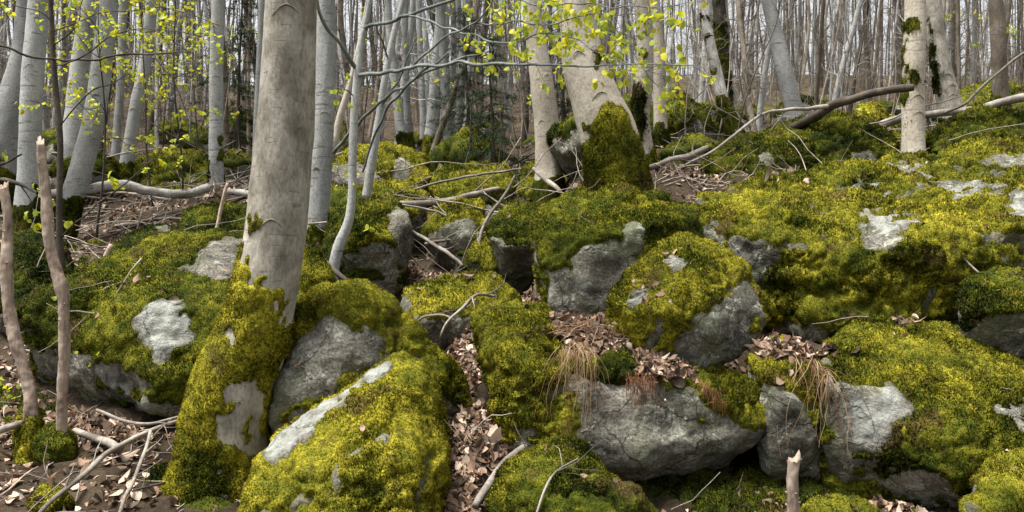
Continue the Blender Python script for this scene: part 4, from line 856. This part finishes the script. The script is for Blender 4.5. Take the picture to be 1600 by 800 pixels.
# ------------------------------------------------------------------ broken-off saplings, post
def broken_stem(label, path, mat, seed, ring, name='broken_sapling', moss_part=True):
    C, rad = pxtube(path, .012, 14, .009, seed); rad = rad * (.78 + .12 * noise(C * 6, seed)); base = C[0].copy(); root = tag(empty(name, base), label, 'broken stem')
    r = np.random.default_rng(seed); th = np.arange(16)
    rm = 1 + .14 * fbm(np.stack([np.repeat(np.cos(th / 16 * 6.283), len(C)), np.repeat(np.sin(th / 16 * 6.283), len(C)), np.tile(np.arange(len(C)) * .16, 16)], 1) * 1.4, 3, seed).reshape(16, -1).T
    V, Q, T = tube(C, rad, 16, True, rm)
    k = (len(C) - 1) * 16; V[k:k + 16] += np.array([0, 0, 1]) * (r.uniform(-.03, .03, 16) + .02 * np.cos(th / 16 * 6.283 + seed))[:, None]       # splintered top
    m = MB(); m.add(V, Q, T)
    m.build('stem', mat, root, base)
    for q in range(9):                                             # snapped twig stubs
        i = int(r.integers(len(C) * .2, len(C) - 2)); a = r.uniform(0, 6.28); d = np.array([math.cos(a), math.sin(a), .5])
        V, Q, T = tube(np.array([C[i], C[i] + norm(d) * (rad[i] * 1.25 + .006)]), [.008, .005], 5); s = MB(); s.add(V, Q, T); s.build('twig_stub', M_STICK, root, base)
    if ring:
        pp = []; (cx, cy, d, rx, ry) = ring
        for (a, b, c) in [(-1, 0, 0), (1, 0, 0), (0, -1, .05), (0, 1, -.05), (-.7, -.7, .1), (.7, -.7, .1), (-.8, .7, -.1), (.8, .7, -.1), (0, .2, -.16), (0, 0, .2), (-.9, 1.4, .1), (.9, 1.4, .1), (0, 1.4, -.15)]: pp.append(P(cx + a * rx, cy + b * ry, d + c))
        V, F, N = rock_shape([pp], .012, 4, .9, seed); 
        moss_mesh('moss', V, N, F, np.ones(len(V)), .02, .5, root, base, 1.2, .9, seed, .6)
broken_stem('taller broken-off dead sapling with peeling pinkish bark and mossy base', [(96, 690, 5.7, 22), (97, 655, 5.7, 21), (99, 560, 5.7, 21), (101, 490, 5.7, 22), (96, 450, 5.7, 24), (82, 400, 5.7, 22), (75, 340, 5.7, 22), (68, 280, 5.7, 19), (62, 222, 5.7, 15)], M_DEADWOOD, 61, (88, 692, 5.72, 26, 26))
broken_stem('crooked broken dead sapling leaning to the left edge, moss up its foot', [(48, 700, 5.8, 26), (48, 625, 5.8, 24), (40, 590, 5.8, 22), (24, 530, 5.8, 23), (14, 480, 5.8, 22), (12, 420, 5.8, 22), (12, 350, 5.8, 19), (6, 290, 5.8, 16)], M_DEADWOOD, 62, (45, 680, 5.8, 20, 55))
broken_stem('short cut wooden post stub standing in the soil at the bottom', [(1238, 860, 4.4, 27), (1239, 800, 4.4, 26), (1239, 750, 4.4, 25), (1239, 716, 4.4, 25)], M_DEADWOOD, 63, None, 'post_stub')

# ------------------------------------------------------------------ fallen logs and branches (photo pixels give the ends; each has its own depth)
def fallen(label, path, mat, seed, twigs=2, sides=8, name='fallen_branch', wob=.02, cat='branch', tl=.3, group=None):
    C, rad = pxtube(path, .05, 8, wob, seed); base = C[len(C) // 2].copy(); r = np.random.default_rng(seed)
    o = MB(); V, Q, T = tube(C, rad, sides, True, 1 + .13 * np.stack([noise(C * 9 + 13 * k, seed) for k in range(sides)], 1)); o.add(V, Q, T)
    for q in range(twigs):
        k = int(r.integers(len(C) // 4, len(C) - 1)); B, rd = crook(C[k], norm(C[-1] - C[0]) + r.normal(0, .6, 3), tl * r.uniform(.5, 1.2), rad[k] * .45, int(r.integers(1e9)), 0, .2, 6); V, Q, T = tube(B, rd, 5, False); o.add(V, Q)
    ob = o.build(name, mat, None, base, loc=base); tag(ob, label, cat, group); return ob
FB = [
 ('long dark broken limb propped on the mossy outcrop, its end raised', [(1235, 200, 10.2, 12), (1270, 185, 9.9, 15), (1300, 165, 9.7, 15), (1340, 152, 9.5, 13), (1380, 142, 9.3, 12), (1415, 138, 9.2, 13), (1430, 136, 9.15, 10)], M_STICKDARK, 1),
 ('thin forked arm of dead wood running left from the broken limb', [(1300, 166, 9.72, 8), (1260, 170, 9.6, 6), (1200, 175, 9.5, 5), (1160, 200, 9.4, 5), (1120, 232, 9.3, 4), (1070, 258, 9.3, 3)], M_STICK, 3),
 ('long grey log behind the upright trunk with moss bands', [(1362, 200, 10.8, 14), (1400, 188, 10.7, 13), (1450, 178, 10.6, 11), (1520, 172, 10.5, 12), (1570, 158, 10.4, 13), (1640, 146, 10.3, 14)], M_STICK, 2),
 ('slim pale branch slanting up above the long log', [(1475, 178, 10.2, 4), (1510, 160, 10.1, 4), (1545, 125, 10, 4), (1600, 82, 9.8, 3.5), (1650, 50, 9.7, 3)], M_STICK, 3),
 ('thick weathered branch on the litter right of the mossy beech foot', [(1015, 262, 9.2, 8), (1050, 250, 9.4, 9), (1080, 243, 9.5, 11), (1105, 230, 9.6, 8)], M_STICK, 2),
 ('flaking fallen birch log curving below the dark mossy mound', [(60, 305, 11.3, 12), (130, 297, 11.6, 16), (190, 290, 11.9, 16), (240, 300, 12.0, 14), (290, 302, 12.1, 14), (325, 293, 12.3, 14)], M_BIRCH, 1),
 ('flaking log stub continuing beyond the straight slim trunk', [(352, 298, 12.6, 10), (372, 300, 12.5, 11), (392, 304, 12.4, 12)], M_BIRCH, 1),
 ('peeled reddish-white stick leaning below the straight slim trunk', [(336, 364, 10.4, 5), (345, 325, 10.4, 5.5), (357, 286, 10.4, 5)], M_DEADWOOD, 0),
 ('whitish peeled stick poking up above the big left boulder', [(162, 412, 7.4, 7), (168, 395, 7.4, 8), (175, 382, 7.4, 8)], M_DEADWOOD, 0),
 ('pale barkless log lying across the slope above the mossy boulders', [(615, 317, 10.4, 9), (660, 318, 10.5, 10), (710, 311, 10.6, 10), (745, 302, 10.8, 9), (780, 295, 10.9, 7)], M_STICK, 1),
 ('crossing long stick above the pale barkless log', [(648, 296, 11.0, 4), (700, 282, 11.2, 4), (760, 272, 11.4, 4), (830, 262, 11.6, 3)], M_STICK, 2),
 ('upright forked dead stick beside the leaf-filled gully', [(745, 420, 8.6, 6), (748, 380, 8.7, 6), (762, 340, 8.8, 5), (785, 310, 8.9, 5), (805, 275, 9, 3)], M_STICK, 3),
 ('dead stick lying down the leaf gully past the grey capped boulder', [(640, 358, 9.2, 5), (670, 378, 8.9, 6), (700, 396, 8.6, 6), (722, 416, 8.3, 5)], M_STICK, 2),
 ('dark bent stick leaning from the forked sapling foot', [(470, 378, 8.2, 6), (500, 402, 8.0, 8), (525, 425, 7.8, 9), (545, 440, 7.6, 7)], M_STICKDARK, 1),
 ('pale branch leaning against the cream trunk foot', [(833, 264, 9.4, 6), (850, 278, 9.2, 8), (865, 290, 9.0, 8), (878, 302, 8.9, 6)], M_STICK, 0),
 ('forked bare twig lying over the low moss boulder', [(690, 528, 6.8, 3), (700, 505, 6.85, 4), (722, 482, 6.9, 5), (745, 460, 6.95, 5), (775, 462, 7.1, 4)], M_STICK, 4),
 ('curved thin twig on the low moss boulder, left one', [(648, 510, 6.95, 3), (660, 495, 6.95, 4), (690, 492, 6.95, 4), (710, 500, 6.9, 3)], M_STICK, 2),
 ('long bare stick running from the soil up toward the beech foot', [(50, 812, 4.7, 7), (100, 765, 5.0, 8), (150, 722, 5.3, 9), (200, 690, 5.55, 8), (240, 672, 5.7, 7), (285, 655, 5.9, 6)], M_STICK, 2),
 ('thin straight stick pointing up out of the soil in front', [(180, 812, 4.75, 6), (200, 770, 5.0, 6), (220, 720, 5.25, 6), (234, 676, 5.45, 5)], M_STICK, 1),
 ('thick stub of branch with a dark cut end by the mossy stump', [(120, 672, 5.9, 10), (150, 685, 5.75, 12), (188, 702, 5.55, 13)], M_STICK, 0),
 ('pale debarked root log curving along the gully beside the moss mound', [(742, 790, 4.55, 12), (765, 752, 4.75, 14), (790, 722, 4.95, 14), (815, 700, 5.05, 10), (838, 690, 5.15, 5)], M_STICK, 0),
 ('thin bare twig standing on the twin-humped moss mound', [(832, 812, 4.05, 4), (850, 765, 4.1, 4), (868, 735, 4.15, 3.5), (905, 715, 4.2, 2.5)], M_STICK, 4),
 ('greyish stick resting at the left edge below the dead sapling', [(-30, 680, 5.6, 12), (10, 668, 5.7, 12), (60, 655, 5.9, 9)], M_STICK, 1),
 ('broken stick in the litter under the big left boulder', [(150, 640, 5.9, 5), (220, 662, 5.75, 5), (290, 650, 5.8, 4)], M_STICK, 3),
 ('small dark twig lying on the bare soil near the beech foot', [(205, 768, 4.95, 3), (225, 762, 4.95, 4), (260, 755, 4.98, 4)], M_STICKDARK, 1),
 ('thin twig lying down the mossy face of the outcrop', [(1372, 304, 7.55, 4), (1390, 312, 7.4, 4), (1412, 330, 7.15, 4)], M_STICK, 0),
 ('slender twig fallen across the outcrop above the round dark boulder', [(1496, 392, 6.55, 3), (1515, 412, 6.5, 3.5), (1532, 428, 6.45, 3)], M_STICK, 0),
]
for k, (lab, path, m, tw) in enumerate(FB): fallen(lab, path, m, 700 + k, tw, 9, 'fallen_log' if 'log' in lab and 'above the long log' not in lab else 'fallen_branch', .015, 'log' if 'log' in lab and 'above the long log' not in lab else 'branch')
# more sticks strewn over the slope, each its own object
sr = np.random.default_rng(41)
def strew(n, ylo, yhi, lmin, lmax, rmin, rmax, pxlo, pxhi, label, group, mats):
    c = 0
    while c < n:
        y = sr.uniform(ylo, yhi); px = sr.uniform(pxlo, pxhi); x = (px - 800) / FPX * y; h = drop(x, y)
        if h is None: continue
        a = sr.normal(0, .8) + (math.pi if sr.random() < .5 else 0); L = sr.uniform(lmin, lmax); dv = np.array([math.cos(a), math.sin(a) * .7])
        e = [drop(*(np.array([x, y]) + dv * L * s)) for s in (-.5, .5)]
        if e[0] is None or e[1] is None: continue
        p0, p1 = e[0][0], e[1][0]; p1 = p1 + np.array([0, 0, sr.uniform(0, .25) * L * .4]); mid = (p0 + p1) / 2
        lift = max(0, h[0][2] - mid[2]); rad = sr.uniform(rmin, rmax)
        p0 = p0 + np.array([0, 0, lift * .8 + rad * .7]); p1 = p1 + np.array([0, 0, lift * .8 + rad * .7])
        C, rr_ = crook(p0, p1 - p0, np.linalg.norm(p1 - p0), rad, int(sr.integers(1e9)), 0, .12, 9, .35)
        o = MB(); V, Q, T = tube(C, rr_, 6); o.add(V, Q, T)
        for q in range(int(sr.integers(0, 4))):
            k = int(sr.integers(2, 9)); B, rd = crook(C[k], norm(C[-1] - C[0]) + sr.normal(0, .6, 3) + np.array([0, 0, .3]), L * sr.uniform(.15, .4), rr_[k] * .5, int(sr.integers(1e9)), 0, .2, 5); V, Q, T = tube(B, rd, 4, False); o.add(V, Q)
        tag(o.build('fallen_branch', mats[int(sr.integers(len(mats)))], None, p0, loc=p0), label, 'branch', group); c += 1
strew(46, 8.4, 12.5, .6, 2.0, .006, .02, 110, 860, 'thin dead branch strewn on the mossy slope among the stones', 'dead branches strewn on the mossy slope', [M_STICK, M_STICK, M_STICKDARK, M_BROWN])
strew(44, 12.5, 20, .9, 3.0, .010, .03, 60, 1100, 'dead branch lying far up the slope among the trunks', 'dead branches lying under the far trunks', [M_STICK, M_STICK, M_STICKDARK, M_BROWN])
strew(22, 8.8, 14, .6, 2.0, .006, .018, 980, 1590, 'dead stick caught among stones under the right-hand trunks', 'sticks among the stones under the right-hand trunks', [M_STICK, M_STICKDARK, M_BROWN])
strew(16, 5.2, 6.6, .25, .8, .003, .009, -10, 290, 'small stick in the litter near the broken saplings', 'small sticks near the broken saplings', [M_STICK, M_DEADWOOD, M_STICKDARK])

# ------------------------------------------------------------------ leaf litter, twig litter
lr = np.random.default_rng(8)
LIT = np.array([(.25, .155, .10), (.33, .225, .16), (.11, .066, .04), (.46, .36, .28), (.17, .11, .075), (.06, .04, .026)])
POSP, NORP, SZ = [], [], []
ledges = [[(855, 500), (905, 488), (960, 495), (1005, 540), (960, 560), (900, 555), (870, 530)], [(985, 560), (1060, 560), (1090, 580), (1060, 600), (1000, 590)], [(1178, 560), (1195, 536), (1270, 538), (1300, 556), (1260, 566), (1200, 566)], [(1395, 490), (1440, 495), (1435, 512), (1395, 508)], [(1190, 258), (1280, 290), (1200, 300), (1150, 280)]]
gully = [[(590, 380), (660, 350), (850, 400), (860, 500), (740, 560), (640, 540), (620, 460)], [(690, 540), (750, 530), (800, 700), (770, 800), (690, 810), (700, 680)], [(0, 560), (100, 540), (250, 650), (290, 655), (200, 690), (0, 700)], [(1150, 690), (1290, 690), (1400, 730), (1520, 745), (1520, 800), (1150, 800)], [(120, 380), (200, 370), (160, 420)]]
def try_leaf(x, y, p_ground, force_ledge=False):
    h = drop(x, y)
    if h is None: return
    p, n, onrock = h
    px = 800 + FPX * p[0] / p[1]; py = 400 - FPX * (p[2] - CAMZ) / p[1]
    if onrock:
        if n[2] < .55: return
        a = np.array([px]), np.array([py])
        if any(inpoly(*a, e)[0] for e in ledges): pass
        elif lr.random() > .012: return
    elif lr.random() > p_ground(p, px, py): return
    POSP.append(p + (n * .02 if onrock else 0)); NORP.append(n)
def pg(p, px, py):
    a = np.array([px]), np.array([py])
    if any(inpoly(*a, e)[0] for e in gully): return 1.0
    if px < 420 and py > 690: return .14
    return float(np.clip(.42 + .9 * fbm(p[None] * np.array([.9, .9, 0]), 3, 77)[0], .05, 1))
n_l = 0
for _ in range(15000):
    y = 4.0 + 6.0 * lr.random() ** 1.3; x = lr.uniform(-.64, .64) * y; try_leaf(x, y, pg)
for _ in range(16000):
    y = lr.uniform(9, 20); x = lr.uniform(-.64, .64) * y; try_leaf(x, y, lambda p, px, py: .8)
for (px0, px1, y0, y1, nn) in [(860, 1010, 5.1, 6.3, 4200), (980, 1100, 5.1, 6.0, 2200), (1170, 1310, 5.2, 6.2, 2600), (590, 860, 7.4, 9.6, 2600), (690, 810, 4.4, 7.2, 3600), (0, 290, 5.0, 6.6, 2400), (1150, 1530, 4.3, 5.2, 1100), (1390, 1440, 5.6, 6.2, 120), (600, 700, 8.4, 10, 500)]:
    for _ in range(nn):
        y = lr.uniform(y0, y1); x = (lr.uniform(px0, px1) - 800) / FPX * y; try_leaf(x, y, pg)
pos = np.array(POSP); nor = np.array(NORP); n = len(pos)
pos = pos + nor * lr.uniform(.002, .03, (n, 1))
dirs = np.cross(nor, lr.normal(size=(n, 3))) + nor * lr.normal(0, .45, (n, 1))
mb = MB(); cols = LIT[lr.integers(0, 6, n)] * lr.uniform(.7, 1.25, (n, 1))
def litter(mb, pos, nor, dirs, size, cols, r):
    n = len(pos); d = norm(dirs); tilt = nor + r.normal(0, .4, (n, 3)); s = norm(np.cross(d, tilt)); u = np.cross(s, d)
    f = r.normal(0, 3.0, (n, 1)); tipb = r.normal(0, .45, (n, 1))
    L = LEAFN; x = L[None, :, 0] * r.uniform(.6, 1.0, (n, 1)); y = L[None, :, 1] * np.ones((n, 1)); z = L[None, :, 2] * f + BEND * tipb + .05 * r.normal(size=(n, 10))
    V = pos[:, None] + size[:, None, None] * (x[..., None] * s[:, None] + (y - .5)[..., None] * d[:, None] + z[..., None] * u[:, None])
    b = np.arange(n)[:, None, None] * 10; mb.add(V.reshape(-1, 3), (b + LEAFQ).reshape(-1, 4), (b + LEAFT).reshape(-1, 3), np.repeat(cols, 10, 0))
litter(mb, pos, nor, dirs, np.clip(lr.normal(.052, .022, n), .016, .11) * np.where(pos[:, 1] > 10, 1.3, 1), cols, lr)
tag(mb.build('leaf_litter', M_LEAFLIT, smooth=False), kind='stuff')
mb = MB(); cnt = 0
while cnt < 2600:
    u = lr.random(); y = 4.6 + 14 * u ** .8; x = lr.uniform(-.64, .64) * y; h = drop(x, y)
    if h is None: cnt += 1; continue
    p, nn, onr = h
    if onr and lr.random() > .06: cnt += .3; continue
    a = lr.uniform(0, 6.28); L = lr.uniform(.1, .6) * (1 if y < 8 else 1.8); sl_ = np.cross(nn, [math.sin(a), -math.cos(a), 0]) + nn * lr.normal(.05, .15)
    C, rd = crook(p + nn * .012, sl_, L, lr.uniform(.0015, .005) * (1 if y < 8 else 1.6), int(lr.integers(1e9)), 0, .18, 5, .5)
    V, Q, T = tube(C, rd, 4, False); mb.add(V, Q); cnt += 1
tag(mb.build('twig_litter', M_STICK), kind='stuff')

# ------------------------------------------------------------------ hanging dead grass
def grass_tuft(label, roots, n, lmin, lmax, cols, seed, over=.25, name='dry_grass_tuft', cat='dry grass', r0=.0016, spread=.5):
    r = np.random.default_rng(seed); mb = MB(); base = None
    for k in range(n):
        a, b = roots[int(r.integers(len(roots) - 1))], None
        i = int(r.integers(len(roots) - 1)); t = r.random() ** 1.6; rp = [roots[i][q] * (1 - t) + roots[i + 1][q] * t for q in range(3)]
        p = P(rp[0] + r.normal(0, 5), rp[1] + r.normal(0, 4), rp[2] + r.normal(0, .03))
        if base is None: base = p.copy()
        d = np.array([r.normal(0, spread), -1.0, r.uniform(-.1, .5)]); d = norm(d); L = lmin + (lmax - lmin) * r.random() ** 2.2; out = [p]; fall = 0
        for s in range(12):
            fall += over; d = norm(d + np.array([r.normal(0, .14), 0 if s > 2 else 0, -over * 1.5])); d[1] = d[1] if s < 3 else d[1] * .4; d = norm(d); p = p + d * L / 12; out.append(p)
        V, Q, T = tube(np.array(out), np.linspace(r0, r0 * .5, 13), 3, False); mb.add(V, Q, None, np.array(cols[int(r.integers(len(cols)))]) * r.uniform(.7, 1.2))
    tag(mb.build(name, M_STRAW, None, base, loc=base), label, cat)
ST = [(.34, .21, .11), (.46, .34, .21), (.22, .12, .06), (.40, .27, .16), (.17, .085, .04)]
grass_tuft('straw tuft hanging over the middle of the long boulder front', [(878, 548, 5.16), (896, 540, 5.12), (912, 544, 5.12), (922, 550, 5.14)], 85, .2, .62, ST, 1, .16, spread=.28, r0=.0022)
grass_tuft('dry straw lying tangled on the litter ledge above the hanging tuft', [(880, 515, 5.6), (920, 510, 5.7), (960, 530, 5.6)], 170, .15, .4, ST, 2, .05, spread=1.4, r0=.0022)
grass_tuft('sparse straw strands hanging beside the small dark wedged boulder', [(1240, 556, 5.4), (1265, 562, 5.32), (1285, 580, 5.2), (1292, 590, 5.15)], 46, .25, .8, ST, 3, .13, spread=.3, r0=.0022)
grass_tuft('reddish rootlets dangling beneath the round moss cushion', [(985, 588, 5.1), (1005, 592, 5.1), (1020, 596, 5.12)], 90, .08, .26, [(.16, .065, .03), (.24, .11, .055), (.11, .05, .025)], 4, .3, 'root_tuft', 'roots', .0018, .2)
grass_tuft('rusty rootlets fringing the moss cushion at the right end of the ledge', [(1095, 596, 5.1), (1115, 612, 5.1), (1135, 628, 5.1)], 70, .06, .16, [(.16, .065, .03), (.22, .10, .05)], 5, .3, 'root_tuft', 'roots', .0018, .3)

# small seedlings
def seedling(px, py, label, seed, h=.18, n=7, size=.05):
    p = see(px, py); 
    if p is None: return
    r = np.random.default_rng(seed); root = tag(empty('seedling', p), label, 'seedling'); st = MB(); lv = MB()
    for k in range(3):
        C, rd = crook(p, (r.normal(0, .3), r.normal(0, .3), 1), h * r.uniform(.7, 1.2), .0022, seed + k, 0, .12, 6); V, Q, T = tube(C, rd, 4); st.add(V, Q, T)
        m = n; idx = r.integers(3, 7, m); leaves(lv, C[idx], r.normal(0, .7, (m, 3)) + np.array([0, 0, .2]), size * r.uniform(.6, 1.2, m), r, LC[r.integers(0, 4, m)] * .9, .8)
    st.build('stems', M_TWIG, root, p); lv.build('foliage', M_LEAF, root, p, smooth=False)
seedling(1385, 195, 'tiny bright green seedling at the foot of the trunk with moss bands', 1, .35, 14, .08)
seedling(1350, 188, 'bright green seedling on the yellow moss hump', 2, .25, 8, .07)
seedling(140, 600, 'small green seedling before the big left boulder', 3, .6, 4, .04)
seedling(22, 640, 'small leafy seedling between the stump feet', 4, .2, 4, .05)
seedling(580, 372, 'pair of pale leaves sprouting on the boulder behind the forked sapling', 5, .15, 2, .09)

# ------------------------------------------------------------------ the wood behind: stems copied one by one
wr = np.random.default_rng(99)
KINDS = {'grey': (M_GREY, 'grey_beech', 'slim grey bare trunk in the wood behind the mossy slope', 'slim grey bare trunks of the wood'),
         'brown': (M_BROWN, 'bare_tree', 'brownish bare trunk in the wood behind the mossy slope', 'brownish bare trunks of the wood'),
         'dark': (M_DARK, 'bare_tree', 'dark rough-barked trunk in the wood behind the mossy slope', 'dark rough trunks of the wood'),
         'birch': (M_BIRCH, 'birch_tree', 'white-flecked slim trunk in the wood behind the mossy slope', 'white-flecked slim trunks of the wood')}
tree_protos = {}
for kn, (m, nm, lab, grp) in KINDS.items():
    for v in range(3):
        sd = 900 + 10 * v + len(kn); r = np.random.default_rng(sd); H = r.uniform(12, 16); rad0 = {'grey': .11, 'brown': .09, 'dark': .13, 'birch': .06}[kn]
        C = [np.array([0, 0, -.4])]; d = np.array([r.normal(0, .13), r.normal(0, .08), 1.0])
        n = 40
        for k in range(n): d = norm(d + r.normal(0, .048, 3) * np.array([1, 1, 0]) + np.array([-.02 * d[0], -.02 * d[1], .02])); C.append(C[-1] + d * (H + .4) / n)
        C = np.array(C); rad = rad0 * (1 - .75 * np.linspace(0, 1, n + 1) ** .9)
        V, Q, T = trunk_geo(np.c_[C, rad], 10, sd, .5, 4, .07, .3)
        root = tag(empty(nm), lab, 'tree', grp); link('trunk', make_mesh('trunk', V, Q, T), m, root)
        mb = MB(); bare_crown(mb, lambda t: C[int(np.clip(t, 0, 1) * n)], .08, .98, 66, sd + 1, 2.0, 3, rad0 * .2, 6)
        mb.build('crown', m if kn in ('grey', 'birch') else M_TWIG, root)
        tree_protos[(kn, v)] = [root, 0]
placed = []
def put(proto, x, y, s, first):
    o = proto[0] if proto[1] == 0 else copy_tree(proto[0]); proto[1] += 1
    o.location = (x, y, gz(x, y)); o.rotation_euler = (wr.normal(0, .06), wr.normal(0, .06), wr.uniform(0, 6.28)); o.scale = (s, s, wr.uniform(.85, 1.15) * max(.9, s ** .4)); return o
n = 0; tries = 0
while n < 285 and tries < 20000:
    tries += 1
    y = 15.5 + 30 * wr.random() ** .8; x = wr.uniform(-.70, .70) * y
    pxv = 800 + FPX * x / y
    if y < 17 and not (pxv < 360 or 560 < pxv): continue
    if any((x - a) ** 2 + (y - b) ** 2 < .55 ** 2 for a, b in placed): continue
    u = wr.random(); left = pxv < 760
    kn = ('grey' if u < .40 else 'brown' if u < .70 else 'birch' if u < .80 else 'dark') if left else ('grey' if u < .22 else 'brown' if u < .58 else 'birch' if u < .88 else 'dark')
    s = wr.uniform(.35, 1.05) if left else wr.uniform(.26, .85)
    put(tree_protos[(kn, int(wr.integers(3)))], x, y, s, True); placed.append((x, y)); n += 1
# thin whippy saplings (undergrowth that can be counted)
whip = []
for v in range(6):
    r = np.random.default_rng(1200 + v); H = r.uniform(2.2, 4.5)
    C, rd = crook((0, 0, -.1), (r.normal(0, .25), r.normal(0, .2), 1), H, .014, 1200 + v, .03, .09, 14, .2)
    root = tag(empty('bare_sapling'), 'whippy bare brown sapling in the brush between the trunks', 'sapling', 'bare saplings in the brush')
    m = MB(); V, Q, T = tube(C, rd, 5); m.add(V, Q, T); m.build('trunk', M_BROWN if v % 2 else M_STICK, root)
    mb = MB(); bare_crown(mb, lambda t: C[int(np.clip(t, 0, 1) * 14)], .15, .98, 14, 1300 + v, 1.1, 3, .006, 4, .04); mb.build('crown', M_TWIG if v % 2 else M_STICK, root)
    whip.append([root, 0])
n = 0
while n < 250:
    y = 11.5 + 26 * wr.random(); x = wr.uniform(-.66, .66) * y; pxv = 800 + FPX * x / y
    if pxv < 1060 and (y < 15 or wr.random() < .3): continue
    put(whip[int(wr.integers(6))], x, y, wr.uniform(.7, 1.3), True); n += 1
# the far wood, one mass
mb = MB(); fr = np.random.default_rng(31)
for k in range(540):
    y = 44 + 56 * fr.random(); x = fr.uniform(-.72, .72) * y; z = gz(x, y); H = fr.uniform(9, 16); r0 = fr.uniform(.05, .15)
    C, rd = crook((x, y, z - .3), (fr.normal(0, .05), fr.normal(0, .05), 1), H, r0, int(fr.integers(1e9)), .03, .03, 7, .25); V, Q, T = tube(C, rd, 5, False); mb.add(V, Q)
    for q in range(11):
        i = int(fr.integers(1, 7)); a = fr.uniform(0, 6.28); B, rb = crook(C[i], (math.cos(a), math.sin(a), .6), fr.uniform(.6, 2.4), r0 * .25, int(fr.integers(1e9)), .05, .2, 4); V, Q, T = tube(B, rb, 3, False); mb.add(V, Q)
tag(mb.build('far_wood', M_TWIG), kind='stuff')
